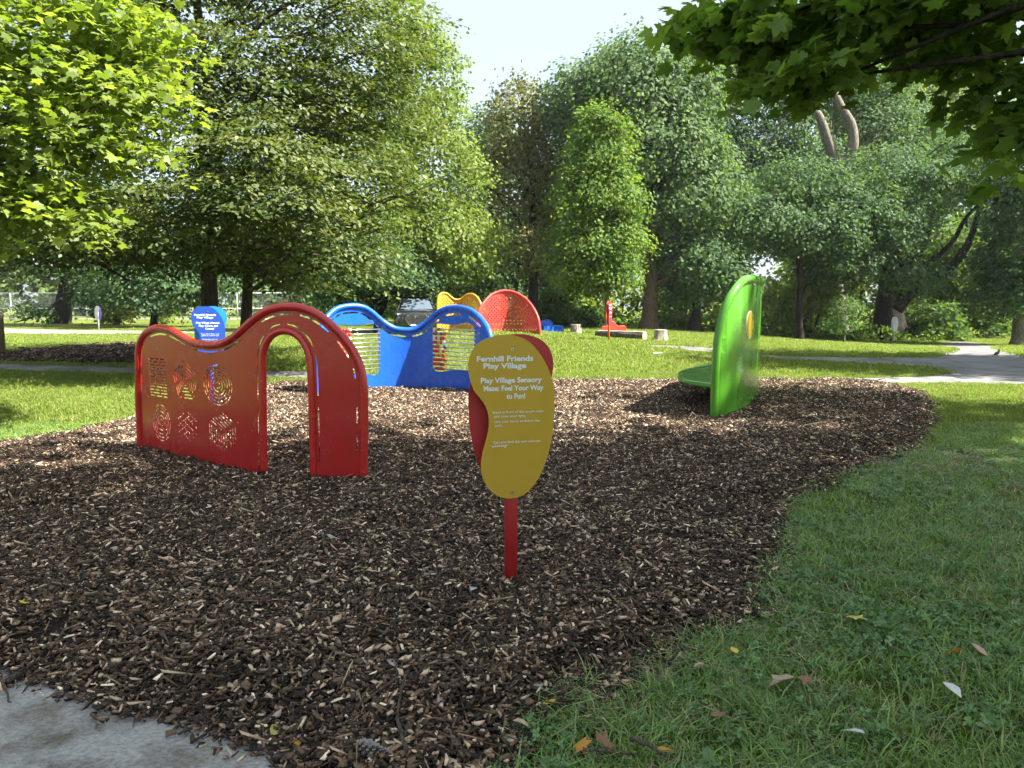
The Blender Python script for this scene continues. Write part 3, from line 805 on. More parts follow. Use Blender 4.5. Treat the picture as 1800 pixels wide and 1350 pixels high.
# ------------------------------------------------------------------ foliage
def tmpl(kind):
    if kind == 'maple':
        h = [(0.16, -0.10), (0.44, 0.02), (0.34, 0.24), (0.56, 0.50), (0.50, 0.62), (0.24, 0.60), (0.20, 0.78)]
        P = [(0, 0.03)] + h + [(0, 1.05)] + [(-x, y) for x, y in h[::-1]]
    elif kind == 'maple6':
        P = [(0, 0.0), (0.42, 0.05), (0.30, 0.32), (0.52, 0.60), (0.18, 0.66), (0, 1.05), (-0.18, 0.66), (-0.52, 0.60), (-0.30, 0.32), (-0.42, 0.05)]
    elif kind == 'oval':
        P = [(0, 0), (0.24, 0.25), (0.27, 0.58), (0, 1.0), (-0.27, 0.58), (-0.24, 0.25)]
    else:
        P = [(0, 0), (0.38, 0.45), (0.05, 1.0), (-0.36, 0.55)]
    P = np.array(P, float)
    z = -0.20 * np.abs(P[:, 0]) - 0.14 * P[:, 1] ** 2
    return np.column_stack([P, z])
def leaf_frames(n_, axis):
    nn = n_ / (np.linalg.norm(n_, axis=1)[:, None] + 1e-9)
    a = axis - nn * (axis * nn).sum(1)[:, None]; a /= np.linalg.norm(a, axis=1)[:, None] + 1e-9
    x = np.cross(a, nn)
    return np.stack([x, a, nn], 1)           # rows are local x, y, z
def leaf_mesh(name, Pos, Fr, S, C, kind):
    T = tmpl(kind); k = len(T)
    V = Pos[:, None, :] + S[:, None, None] * np.einsum('kj,njc->nkc', T, Fr)
    F = np.arange(len(Pos) * k).reshape(-1, k)
    return raw_mesh(name, V.reshape(-1, 3), F, False, np.repeat(C, k, axis=0))
def foliage(g, lobes, clumps, per, spread, size, droop=0.15, flat=0.28, cols=((0.05, 0.11, 0.02), (0.10, 0.17, 0.03)), shell=0.55, up=1.0, outw=0.5, rnd=0.7, hang=0.5, axis_xy=None, var=0.25):
    """leaves in sprays spread through the lobes: returns positions, frames, sizes, colours, spray centres"""
    w = np.array([l[3] * l[4] + l[3] * l[5] + l[4] * l[5] for l in lobes]); w = w / w.sum()
    A = np.array(lobes, float)
    li = g.choice(len(lobes), clumps, p=w)
    d = g.normal(size=(clumps, 3)); d /= np.linalg.norm(d, axis=1)[:, None]
    r = shell + (1 - shell) * g.random(clumps) ** 0.6
    r = r * (0.86 + 0.28 * g.random(clumps))
    C = A[li, :3] + d * A[li, 3:6] * r[:, None]
    o = d * np.array((1, 1, 0.35)); o /= np.linalg.norm(o, axis=1)[:, None] + 1e-9
    if axis_xy is not None:
        q = C - np.array((*axis_xy, 0)); q[:, 2] = 0; q /= np.linalg.norm(q, axis=1)[:, None] + 1e-9
        o = o * 0.4 + q * 0.6; o /= np.linalg.norm(o, axis=1)[:, None] + 1e-9
    t = np.cross(o, (0, 0, 1.0)); t /= np.linalg.norm(t, axis=1)[:, None] + 1e-9
    N = clumps * per; ci = np.repeat(np.arange(clumps), per)
    sp = spread * (0.65 + 0.7 * g.random(clumps))[ci]
    u = g.normal(size=(N, 3)); u /= np.linalg.norm(u, axis=1)[:, None]; u *= (g.random(N) ** 0.45)[:, None]
    a = u[:, 0]; b = u[:, 1] * 0.85; c = u[:, 2] * flat
    Pos = C[ci] + sp[:, None] * (a[:, None] * o[ci] + b[:, None] * t[ci]); Pos[:, 2] += sp * c - droop * sp * (a + 0.4) ** 2
    nrm = up * np.array((0, 0, 1.0)) + outw * d[ci] + rnd * g.normal(size=(N, 3))
    ax = o[ci] + 0.8 * t[ci] * b[:, None] + np.array((0, 0, -hang)) + 0.6 * g.normal(size=(N, 3))
    Fr = leaf_frames(nrm, ax)
    S = size * (0.7 + 0.6 * g.random(N))
    k = np.clip(0.5 + 0.35 * g.normal(size=clumps)[ci] + 0.25 * g.normal(size=N), 0, 1)[:, None]
    col_ = np.array(cols[0]) * (1 - k) + np.array(cols[1]) * k
    col_ = col_ * (1 + var * (g.random(N) - 0.5))[:, None]
    return Pos, Fr, S, np.clip(col_, 0, 1), C
def wig(g, a, b, n, amp, sag=0.0):
    a, b = np.array(a, float), np.array(b, float); t = np.linspace(0, 1, n)[:, None]
    P = a + (b - a) * t
    w = np.cumsum(g.normal(size=(n, 3)), axis=0) * amp; w -= w[0] * (1 - t) + w[-1] * t
    P = P + w; P[:, 2] += (sag * 4 * t * (1 - t))[:, 0]
    return P
def tree(name, label, base, r0, lobes, clumps, per, spread, size, bk, leafm, kind='quad', limbs=9, fork=0.35, top=None, group=None, seed=1, stems=None, trunk_seg=12, limb_r=0.42, fol=None, extra_limbs=(), bend=0.10, twigs=40):
    g = np.random.default_rng(seed)
    base = np.array(base, float)
    t = thing(name, label, 'tree', base, group=group)
    A = np.array(lobes, float)
    if fol is None: fol = {}
    Pos, Fr, S, C, CC = foliage(g, lobes, clumps, per, spread, size, axis_xy=(base[0], base[1]), **fol)
    zt = top if top is not None else float(np.max(A[:, 2] + 0.5 * A[:, 5]))
    cx, cy = (A[:, 0] * A[:, 3]).sum() / A[:, 3].sum(), (A[:, 1] * A[:, 3]).sum() / A[:, 3].sum()
    H = zt - base[2]
    tip = np.array((base[0] * 0.6 + cx * 0.4, base[1] * 0.6 + cy * 0.4, zt))
    zz = np.concatenate([[-0.25, 0.0, 0.15, 0.4, 0.9], np.linspace(1.6, H, 14)])
    f = np.clip(zz / H, 0, 1)[:, None]
    P = base + (tip - base) * f; P[:, 2] = base[2] + zz
    wob = np.cumsum(g.normal(size=(len(zz), 2)), axis=0) * bend * r0 * 0.8; wob -= wob[1]; wob[:4] = 0
    P[:, :2] += wob
    rr = r0 * (1 - 0.80 * f[:, 0] ** 0.9) * (1 + 0.42 * np.exp(-np.maximum(zz, 0) / (0.5 * r0 + 0.12)))
    V, F = tube(P, np.maximum(rr, 0.02), trunk_seg)
    # uneven cross-section and root flare
    ang = np.tile(np.arange(trunk_seg), len(zz)); lev = np.repeat(np.arange(len(zz)), trunk_seg)
    bumpy = g.normal(size=trunk_seg)
    kf = 1 + 0.10 * bumpy[ang] * (0.4 + 1.4 * np.exp(-np.maximum(zz[lev], 0) / (1.1 * r0 + 0.1)))
    V = P[lev] + (V - P[lev]) * kf[:, None]
    part('trunk', V, F, bk, t, True, True)
    if limbs:
        idx = g.choice(len(CC), min(limbs, len(CC)), replace=False)
        for j in idx:
            c = CC[j]; h = base[2] + H * np.clip(fork + (1 - fork) * g.random() * 0.75, 0, 0.92)
            h = min(h, max(base[2] + fork * H * 0.8, c[2] - 0.3 * np.linalg.norm(c[:2] - P[8][:2])))
            i = int(np.argmin(np.abs(P[:, 2] - h))); a = P[i]
            L = wig(g, a, c, 9, 0.035 * np.linalg.norm(c - a), 0.06 * np.linalg.norm(c - a))
            lr = min(rr[i] * limb_r * 1.4, r0 * limb_r)
            Vl, Fl = tube(L, np.linspace(lr, max(0.012, lr * 0.18), 9), 7)
            part('limb', Vl, Fl, bk, t, True, True)
    for (pts, ra, rb) in extra_limbs:
        L = catmull(np.array(pts, float), 5)
        Vl, Fl = tube(L, np.linspace(ra, rb, len(L)), 9)
        part('limb', Vl, Fl, bk, t, True, True)
    if twigs:
        m = MB()
        for j in g.choice(len(CC), min(twigs, len(CC)), replace=False):
            c = CC[j]; i = int(np.argmin(np.abs(P[:, 2] - (c[2] - 0.25 * np.linalg.norm(c[:2] - base[:2])))))
            a = P[min(i, len(P) - 2)]; a = a * 0.45 + c * 0.55
            m.tube(wig(g, a, c + (c - a) * 0.25, 5, 0.05 * np.linalg.norm(c - a)), np.linspace(0.035, 0.008, 5) * (1 if size < 0.2 else 1.6), 4, False)
        o = m.build('twig_mass', bk, t, True, True); o['kind'] = 'stuff'
    me = leaf_mesh('crown', Pos - ROOT[t.name], Fr, S, C, kind)
    link('crown', me, leafm, t)
    return t, (Pos, Fr, S, C)
def lobe(px, py, rx, ry, Y, deep=None):
    c = at(px, py, Y); k = Y / FPX
    return (*c, rx * k, (deep if deep is not None else 0.8 * rx * k), ry * k)
def base_at(px, py=None, Y=None):
    if Y is None: return ground(px, py)
    x = X(px, Y); return np.array((x, Y, float(terrain(x, Y))))
def part_leaves(t, leaves, n_, leafm, kind, lim=300):
    """the leaves that show largest become single parts of the tree"""
    Pos, Fr, S, C = leaves
    d = Pos[:, 1] * CP - (Pos[:, 2] - CAMZ) * SP
    u = 900 + FPX * Pos[:, 0] / np.maximum(d, 0.1); v = 675 - FPX * ((Pos[:, 2] - CAMZ) * CP + Pos[:, 1] * SP) / np.maximum(d, 0.1)
    face = np.abs((Fr[:, 2] * (Pos - np.array((0, 0, CAMZ)))).sum(1)) / np.linalg.norm(Pos - np.array((0, 0, CAMZ)), axis=1)
    big = np.where((d > 1.5) & (u > 0) & (u < 1800) & (v > -5), S / np.maximum(d, 0.1) * face, 0)
    sel = np.argsort(-big)[:lim]; sel = sel[big[sel] > 0]
    T = tmpl(kind); vars_ = []
    order = np.argsort(C[sel].sum(1)); bins = np.array_split(order, 10)
    for q in bins:
        if len(q) == 0: continue
        me = raw_mesh('leaf', T, [tuple(range(len(T)))], False, np.tile(C[sel][q].mean(0), (len(T), 1))); me.materials.append(leafm)
        for j in q:
            i = sel[j]; o = link('leaf', me, None, t)
            Mx = Matrix(((*(Fr[i].T[0] * S[i]), Pos[i][0]), (*(Fr[i].T[1] * S[i]), Pos[i][1]), (*(Fr[i].T[2] * S[i]), Pos[i][2]), (0, 0, 0, 1)))
            o.matrix_local = Matrix.Translation(-Vector(ROOT[t.name])) @ Mx
    keep = np.ones(len(Pos), bool); keep[sel] = False
    return keep
def maple_near(name, label, base, r0, lobes_list, bk, kind, seed, limbs, fork, top, extra, single=300):
    """a maple near the camera: several foliage specs in one crown, the largest leaves as parts"""
    g = np.random.default_rng(seed)
    base = np.array(base, float); t = thing(name, label, 'tree', base)
    all_ = []; CCs = []
    for spec in lobes_list:
        Pos, Fr, S, C, CC = foliage(g, spec['lobes'], spec['clumps'], spec['per'], spec['spread'], spec['size'], axis_xy=(base[0], base[1]), **spec.get('fol', {}))
        all_.append((Pos, Fr, S, C)); CCs.append(CC)
    L = tuple(np.concatenate([a[i] for a in all_]) for i in range(4))
    zz = np.array([-0.3, 0, 0.2, 0.6, 1.4, 2.5, 4, 6, 8, 10, top]); H = top
    P = np.column_stack([base[0] + 0.1 * np.sin(zz * 0.7), base[1] + 0.12 * np.cos(zz * 0.9), base[2] + zz])
    rr = r0 * (1 - 0.85 * np.clip(zz / H, 0, 1)) * (1 + 0.6 * np.exp(-np.maximum(zz, 0) / 0.5))
    V, F = tube(P, rr, 14); part('trunk', V, F, bk, t, True, True)
    for spec, CC in zip(lobes_list, CCs):
        nl = spec.get('limbs', limbs)
        for j in g.choice(len(CC), min(nl, len(CC)), replace=False):
            c = CC[j]; h = max(base[2] + fork, c[2] - 0.35 * np.linalg.norm(c[:2] - base[:2])); h = min(h, base[2] + top * 0.9)
            i = int(np.argmin(np.abs(P[:, 2] - h))); a = P[i]
            Lp = wig(g, a, c, 10, 0.03 * np.linalg.norm(c - a), 0.05 * np.linalg.norm(c - a))
            Vl, Fl = tube(Lp, np.linspace(min(rr[i] * 0.6, 0.11), 0.007, 10), 6); part('limb', Vl, Fl, bk, t, True, True)
    keep = part_leaves(t, L, single, M_leaf_maple, kind, single) if single else np.ones(len(L[0]), bool)
    me = leaf_mesh('crown', L[0][keep] - ROOT[t.name], L[1][keep], L[2][keep], L[3][keep], kind)
    link('crown', me, M_leaf_maple, t)
    return t

MG = ((0.085, 0.165, 0.036), (0.185, 0.27, 0.065))
# maple whose low boughs hang into the upper right; its crown shades the foreground
low = [lobe(1290, 40, 80, 35, 5.6, 0.6), lobe(1410, 55, 110, 60, 5.4, 0.7), lobe(1560, 25, 150, 60, 5.2, 0.8), lobe(1730, 20, 140, 85, 5.2, 0.9),
       lobe(1400, 130, 75, 32, 5.2, 0.5), lobe(1470, 120, 40, 30, 5.2, 0.4), lobe(1770, 130, 55, 60, 5.0, 0.5), lobe(1775, 230, 42, 45, 4.9, 0.4), lobe(1785, 310, 30, 20, 4.8, 0.3), lobe(1215, 25, 35, 22, 5.9, 0.4), lobe(1690, 185, 26, 16, 5.1, 0.2)]
maple_near('maple_tree', 'maple with dark overhanging boughs at the upper right, trunk out of view', (9.2, 0.6, 0.0), 0.34,
    [dict(lobes=low, clumps=300, per=14, spread=0.22, size=0.102, limbs=16, fol=dict(cols=MG, shell=0.1, droop=0.35, flat=0.3, hang=0.9, up=0.9, outw=0.0, rnd=0.5)),
     dict(lobes=[(8.6, 1.6, 7.0, 3.6, 3.6, 3.0), (6.2, 2.6, 5.6, 2.6, 2.4, 1.6)], clumps=300, per=14, spread=0.8, size=0.17, limbs=10, fol=dict(cols=MG, shell=0.25, droop=0.2, up=1.0, outw=0.2, rnd=0.5))],
    M_bark_dark, 'maple', 11, 12, 2.6, 9.0, ())
# bright maple on the left
lf = [lobe(60, 60, 200, 160, 9.6, 1.8), lobe(140, 190, 170, 100, 9.2, 1.4), lobe(30, 270, 170, 110, 9.3, 1.6), lobe(95, 355, 110, 50, 8.9, 0.9), lobe(255, 175, 75, 60, 9.3, 0.7), lobe(-60, 330, 130, 90, 9.4, 1.4), lobe(200, 40, 120, 80, 9.8, 1.2), lobe(225, 250, 55, 35, 9.1, 0.5), lobe(170, 385, 40, 18, 8.7, 0.3)]
LG = ((0.108, 0.162, 0.030), (0.215, 0.268, 0.068))
maple_near('maple_tree', 'bright lime green maple reaching in from the left edge', (-9.8, 10.2, 0.0), 0.26,
    [dict(lobes=lf, clumps=520, per=17, spread=0.50, size=0.115, limbs=14, fol=dict(cols=LG, shell=0.15, droop=0.30, flat=0.22, hang=0.7, up=1.0, outw=0.15, rnd=0.45)),
     dict(lobes=[(-10.0, 10.6, 7.0, 4.2, 4.2, 4.2), (-10.4, 10.2, 4.8, 4.0, 4.0, 2.2)], clumps=320, per=18, spread=0.8, size=0.17, limbs=6, fol=dict(cols=LG, shell=0.4))],
    M_bark_oak, 'maple6', 12, 10, 2.2, 9.5, ())

# the spreading beech
bb = base_at(370, Y=19.5)
BG = ((0.040, 0.070, 0.018), (0.115, 0.138, 0.040))  # upper leaf tone lightened to imitate sunlit sprays
bl = [lobe(410, 60, 330, 180, 18.81, 4.6), lobe(380, 250, 300, 150, 18.27, 5.0), lobe(560, 330, 190, 120, 17.63, 3.6), lobe(300, 400, 270, 75, 17.74, 4.6), lobe(600, 430, 110, 60, 16.77, 2.2), lobe(600, 130, 160, 140, 19.35, 3.4), lobe(110, 400, 170, 75, 18.81, 3.4), lobe(420, -180, 280, 160, 19.35, 4.4), lobe(430, 360, 160, 80, 14.84, 1.6), lobe(470, 275, 110, 60, 14.62, 1.2)]
tree('beech_tree', 'big spreading dark green beech behind the red panel', bb, 0.24, bl, 1650, 72, 0.98, 0.115, M_bark_beech, M_leaf_beech, 'oval', limbs=16, fork=0.22, top=12.0, seed=21, limb_r=0.5,
     fol=dict(cols=BG, shell=0.35, droop=0.24, flat=0.11, up=1.1, outw=0.35, rnd=0.42, hang=0.35), twigs=160, bend=0.2)
tree('beech_tree', 'second slimmer stem with small crown right of the beech trunk', base_at(431, Y=22.0), 0.19, [lobe(450, 330, 170, 120, 22, 3.0), lobe(470, 440, 150, 60, 21.5, 2.6), lobe(520, 470, 120, 45, 22, 2.4)], 330, 40, 0.65, 0.12, M_bark_beech, M_leaf_beech, 'quad', limbs=8, fork=0.35, top=6.5, seed=22,
     fol=dict(cols=BG, droop=0.3, flat=0.2, up=1.0, outw=0.3, rnd=0.5), twigs=30)

# ---- the trees across the park, each at its own distance
FAR = dict(droop=0.15, flat=0.55, up=0.7, outw=0.8, rnd=0.6, shell=0.5)
def fart(name, label, base, r0, lobes, n, size, cols, bk=M_bark_dark, seed=1, spread=None, group=None, per=26, kind='quad', **kw):
    f = dict(FAR); f['cols'] = cols; f.update(kw.pop('fol', {}))
    Y = base[1]
    return tree(name, label, base, r0, lobes, int(n * 1.25), int(per * 1.5), (spread or 0.028 * Y), size * 0.72, bk, M_leaf_far, kind, seed=seed, fol=f, group=group, **kw)
DG = ((0.044, 0.090, 0.042), (0.098, 0.155, 0.068))
MGN = ((0.040, 0.085, 0.020), (0.085, 0.135, 0.030))
YG = ((0.095, 0.145, 0.032), (0.185, 0.230, 0.065))
OG = ((0.085, 0.105, 0.040), (0.180, 0.165, 0.075))
fart('poplar_tree', 'tall pale yellow-green tree directly right of the beech', base_at(716, Y=38), 0.34, [lobe(735, 160, 85, 105, 38, 3.0), lobe(755, 310, 95, 110, 37, 3.2), lobe(700, 420, 130, 75, 36, 3.6), lobe(800, 430, 80, 70, 36, 2.4), lobe(640, 320, 110, 140, 38, 3.2), lobe(720, 55, 50, 60, 38, 1.8)], 900, 0.26, YG, M_bark_pale, 31, 0.85, per=24, top=15.5, limbs=10, fol=dict(flat=0.6, rnd=0.9))
fart('ash_tree', 'olive tree with brownish sparse leaves left of the small maple', base_at(938, Y=46), 0.36, [lobe(915, 215, 62, 80, 46, 2.2), lobe(905, 320, 70, 85, 46, 2.4), lobe(960, 300, 40, 110, 46, 1.6), lobe(925, 430, 60, 40, 44, 1.8)], 330, 0.30, OG, M_bark_dark, 32, 1.0, per=22, top=14.0, limbs=14, fol=dict(flat=0.8, rnd=1.0))
fart('maple_tree', 'bright green conical young maple before the tall oak', base_at(1066, Y=34), 0.125, [lobe(1055, 265, 48, 75, 34, 1.2), lobe(1055, 350, 78, 60, 34, 1.8), lobe(1050, 430, 84, 58, 34, 2.2), lobe(1046, 485, 72, 26, 34, 1.8), lobe(1085, 215, 20, 30, 34, 0.5), lobe(1035, 215, 18, 30, 34, 0.5)], 560, 0.22, ((0.065, 0.125, 0.030), (0.160, 0.225, 0.045)), M_bark_pale, 33, 0.72, per=26, top=9.5, limbs=8)
oakl = [lobe(1105, 165, 105, 80, 44, 3.6), lobe(1010, 185, 62, 62, 45, 2.6), lobe(1200, 175, 70, 90, 44, 2.8), lobe(1150, 270, 120, 75, 43, 3.6), lobe(1215, 330, 80, 90, 43, 2.8), lobe(1160, 370, 70, 50, 43, 2.4), lobe(1080, 250, 60, 60, 45, 2.4), lobe(1120, 115, 70, 45, 44, 2.4)]
ok_base = base_at(1141, Y=42)
fart('oak_tree', 'tall broad oak with ridged trunk behind the log', ok_base, 0.46, oakl, 1050, 0.32, ((0.062, 0.110, 0.050), (0.128, 0.188, 0.080)), M_bark_oak, 34, 1.15, per=28, top=14.5, limbs=18, fork=0.3, fol=dict(flat=0.75, outw=1.1, rnd=0.6),
     extra_limbs=[([at(1143, 505, 42), at(1165, 495, 42), at(1185, 478, 41.5), at(1215, 470, 41)], 0.16, 0.05), ([at(1145, 440, 42), at(1175, 420, 42), at(1215, 380, 42), at(1235, 340, 42)], 0.22, 0.07)])
fart('maple_tree', 'low dark green tree with broad trunk between oak and green panel', base_at(1219, Y=43), 0.36, [lobe(1215, 455, 80, 45, 43, 2.6), lobe(1255, 485, 65, 35, 42.5, 2.2), lobe(1212, 505, 32, 25, 43, 1.4)], 420, 0.28, DG, M_bark_dark, 35, 1.0, top=4.2, limbs=8)
fart('linden_tree', 'tall dark tree with forked bare limbs high on the right', base_at(1478, Y=54), 0.55, [lobe(1330, 210, 95, 120, 54, 4.0), lobe(1290, 330, 90, 110, 53, 3.8), lobe(1400, 300, 90, 70, 55, 3.8), lobe(1560, 250, 90, 95, 56, 3.8), lobe(1600, 350, 70, 70, 56, 3.0), lobe(1320, 110, 80, 60, 54, 3.4), lobe(1430, 150, 80, 55, 57, 3.6), lobe(1520, 150, 70, 50, 58, 3.4), lobe(1500, 330, 60, 60, 56, 3.0), lobe(1250, 150, 60, 80, 55, 3.2)], 1250, 0.36, DG, M_bark_pale, 36, 1.35, top=9.5, limbs=10, per=28,
     extra_limbs=[([at(1478, 400, 52), at(1475, 330, 51), at(1470, 300, 50.5), at(1458, 255, 50.3), at(1440, 205, 50), at(1430, 195, 50)], 0.50, 0.20), ([at(1472, 310, 50.6), at(1490, 285, 50.3), at(1500, 255, 50), at(1497, 220, 50), at(1480, 190, 50), at(1465, 160, 50)], 0.42, 0.22)])
fart('maple_tree', 'dark maple with slim black trunk right of the green panel', base_at(1406, Y=44), 0.21, [lobe(1330, 395, 95, 55, 44, 2.8), lobe(1420, 405, 90, 42, 44, 2.8), lobe(1480, 380, 90, 70, 45, 2.8), lobe(1400, 330, 80, 50, 45, 2.6)], 640, 0.27, DG, M_bark_dark, 37, 1.0, top=7.0, limbs=10)
gb = base_at(1562, Y=50)
fart('giant_maple_tree', 'giant old tree with massive trunk and sweeping limbs on the right', gb, 1.0, [lobe(1530, 400, 110, 70, 46.5, 3.6), lobe(1560, 320, 110, 60, 47, 3.8), lobe(1480, 460, 85, 32, 46, 3.0), lobe(1600, 485, 60, 20, 45.5, 2.2), lobe(1680, 300, 60, 70, 48, 2.4), lobe(1415, 355, 55, 35, 47, 2.4)], 740, 0.28, DG, M_bark_dark, 38, 1.05, top=10.0, limbs=8, fork=0.4,
     extra_limbs=[([at(1575, 545, 46.5), at(1610, 505, 46), at(1660, 480, 45.6), at(1695, 440, 45.5), at(1712, 400, 45.5), at(1725, 350, 45.5)], 0.42, 0.10), ([at(1580, 520, 46.8), at(1600, 470, 46.5), at(1625, 430, 46.3), at(1640, 370, 46.3)], 0.30, 0.08), ([at(1590, 500, 46.6), at(1620, 470, 46.4), at(1670, 430, 46.3), at(1700, 380, 46.2), at(1735, 350, 46.2)], 0.24, 0.06), ([at(1575, 520, 46.9), at(1585, 480, 46.6), at(1580, 440, 46.5), at(1572, 410, 46.5)], 0.26, 0.07), ([at(1600, 490, 46.4), at(1640, 485, 46.2), at(1690, 455, 46.2)], 0.16, 0.05)])
fart('maple_tree', 'grey-trunked tree at the right edge beyond the path', base_at(1797, Y=43), 0.55, [lobe(1790, 420, 60, 90, 43, 2.4), lobe(1770, 510, 55, 45, 43, 2.0), lobe(1830, 300, 90, 90, 43, 2.8)], 460, 0.28, ((0.03, 0.07, 0.028), (0.07, 0.115, 0.045)), M_bark_pale, 39, 1.0, top=10, limbs=6)
fart('locust_tree', 'sunlit yellow-green treetop showing above the giant tree', base_at(1650, Y=66), 0.4, [lobe(1600, 170, 130, 70, 66, 5), lobe(1690, 260, 90, 90, 66, 4), lobe(1520, 200, 80, 60, 66, 4)], 520, 0.42, YG, M_bark_pale, 40, 1.7, top=17, limbs=8, fol=dict(rnd=1.0))
fart('maple_tree', 'old tree with flared trunk on the far left lawn', base_at(106, 569), 0.72, [lobe(110, 375, 160, 75, 56, 5.5), lobe(215, 450, 105, 38, 54, 4.0), lobe(30, 415, 90, 40, 57, 4), lobe(60, 548, 26, 12, 53, 0.9), lobe(160, 520, 35, 22, 53, 1.2)], 560, 0.34, ((0.028, 0.065, 0.022), (0.06, 0.105, 0.035)), M_bark_dark, 41, 1.3, top=8, limbs=8,
     extra_limbs=[([at(112, 520, 57), at(85, 545, 55), at(50, 560, 53.5), at(28, 566, 53)], 0.14, 0.03)])
fart('maple_tree', 'slender black-trunked tree left of the blue sign', base_at(270, 575), 0.24, [lobe(270, 470, 110, 50, 49, 3.6), lobe(330, 500, 80, 35, 48, 2.6), lobe(230, 500, 60, 30, 48, 2.0), lobe(260, 520, 40, 18, 47, 1.4)], 420, 0.30, DG, M_bark_dark, 42, 1.2, top=6, limbs=6)
fart('magnolia_tree', 'low dark many-stemmed tree left of the black car', base_at(664, Y=34), 0.20, [lobe(640, 470, 110, 50, 34, 2.6), lobe(600, 510, 60, 25, 34, 1.6), lobe(720, 490, 60, 30, 35, 1.6)], 360, 0.22, DG, M_bark_dark, 43, 0.8, top=2.6, limbs=14, fork=0.2, limb_r=0.6)
fart('ash_tree', 'dark tree filling the gap behind the amber panel', base_at(868, Y=56), 0.4, [lobe(850, 380, 70, 120, 56, 3.4), lobe(880, 470, 70, 60, 56, 3.0), lobe(800, 480, 80, 50, 56, 3.2), lobe(870, 250, 50, 60, 56, 2.4)], 480, 0.38, DG, M_bark_dark, 44, 1.5, top=12, limbs=8)
fart('oak_tree', 'dark tree standing between the olive tree and the young maple', base_at(990, Y=58), 0.4, [lobe(990, 430, 80, 90, 58, 3.6), lobe(1000, 330, 60, 90, 58, 3.0)], 380, 0.40, DG, M_bark_dark, 45, 1.6, top=12, limbs=6)
fart('maple_tree', 'slim straight tree behind the path at the right', base_at(1690, Y=54), 0.36, [lobe(1680, 480, 70, 70, 54, 3.0), lobe(1720, 560, 50, 20, 53, 1.8)], 300, 0.34, ((0.05, 0.10, 0.02), (0.12, 0.18, 0.03)), M_bark_dark, 46, 1.4, top=8, limbs=6)
fart('maple_tree', 'thin dark tree near the right edge behind the bird', base_at(1746, Y=56), 0.26, [lobe(1745, 430, 60, 70, 56, 2.6), lobe(1770, 520, 40, 35, 56, 1.8)], 260, 0.34, DG, M_bark_dark, 47, 1.4, top=9, limbs=6)
fart('sapling', 'thin pale-stemmed sapling left of the giant trunk', base_at(1484, Y=41), 0.045, [lobe(1490, 540, 28, 18, 41, 0.8), lobe(1480, 570, 32, 14, 41, 0.9)], 90, 0.16, ((0.06, 0.12, 0.04), (0.11, 0.18, 0.06)), M_bark_pale, 48, 0.45, per=10, top=2.2, limbs=4, twigs=10)
fart('tulip_tree', 'very tall tree outside the picture at right that shades the mulch', (15.8, -1.0, 0.0), 0.55, [(15.0, -1.8, 19.0, 7.4, 5.4, 5.0), (17.2, 2.0, 18.5, 4.6, 2.6, 3.4), (12.0, 0.2, 18.5, 4.4, 3.4, 3.0), (10.2, -5.2, 19.0, 4.8, 4.2, 3.4), (20.0, 6.0, 18.5, 3.4, 2.4, 3.0)], 1000, 0.50, MGN, M_bark_oak, 60, 1.2, top=22, limbs=12, twigs=10, per=12, fork=0.5, fol=dict(shell=0.25, flat=0.3))
# trees outside the picture on the right that keep part of the lawn in shade
fart('oak_tree', 'large oak outside the picture to the right of the path', (23.5, 16.6, 0.0), 0.5, [(23.0, 16.6, 12.0, 6.4, 3.4, 5.6)], 520, 0.45, MGN, M_bark_oak, 49, 1.7, top=14, limbs=6, twigs=10)

# ---- shrubs
def shrub(label, px, py, Y, lobes, n, size, cols, seed, spread=0.5, name='shrub'):
    g = np.random.default_rng(seed); b = base_at(px, Y=Y)
    t = thing(name, label, 'shrub', b)
    Pos, Fr, S, C, CC = foliage(g, lobes, n, 24, spread, size, cols=cols, **{**FAR, 'shell': 0.4})
    Pos[:, 2] = np.maximum(Pos[:, 2], b[2] + 0.03)
    m = MB()
    for j in g.choice(len(CC), min(12, len(CC)), replace=False):
        m.tube(wig(g, b, CC[j], 6, 0.05), np.linspace(0.035, 0.008, 6), 5)
    m.build('stem', M_bark_dark, t, True, True)
    link('foliage', leaf_mesh('foliage', Pos - ROOT[t.name], Fr, S, C, 'quad'), M_leaf_far, t)
shrub('sunlit pale yellow shrub behind the slim black trunk', 1425, 585, 50, [lobe(1430, 510, 45, 40, 50, 1.8), lobe(1400, 540, 40, 40, 50, 1.6)], 220, 0.26, ((0.12, 0.17, 0.04), (0.24, 0.27, 0.07)), 51, 0.8)
shrub('pale sunlit bush beside the grey and purple sign', 205, 565, 58, [lobe(205, 545, 32, 22, 58, 1.6), lobe(190, 555, 20, 14, 58, 1.0)], 120, 0.22, ((0.12, 0.16, 0.05), (0.22, 0.25, 0.08)), 52, 0.7)
shrub('small light bush right of the slender black trunk', 290, 570, 60, [lobe(287, 545, 16, 24, 60, 0.9)], 50, 0.24, ((0.12, 0.17, 0.04), (0.2, 0.25, 0.06)), 53, 0.6)
shrub('round dark bush behind the left stump', 1020, 575, 46, [lobe(1015, 560, 30, 22, 46, 1.0)], 100, 0.2, MGN, 54, 0.6)
shrub('bright leafy bush at the foot of the oak', 1175, 585, 47, [lobe(1185, 568, 30, 16, 47, 1.0), lobe(1160, 572, 20, 12, 47, 0.8)], 100, 0.2, YG, 55, 0.6)
shrub('leafy bush left of the oak under the young maple', 985, 575, 48, [lobe(975, 540, 40, 34, 48, 1.4)], 130, 0.24, MGN, 56, 0.8)
shrub('broad dark bush right of the giant trunk', 1640, 600, 50, [lobe(1640, 560, 45, 32, 50, 1.8), lobe(1610, 580, 25, 18, 50, 1.0)], 170, 0.24, MGN, 57, 0.8)

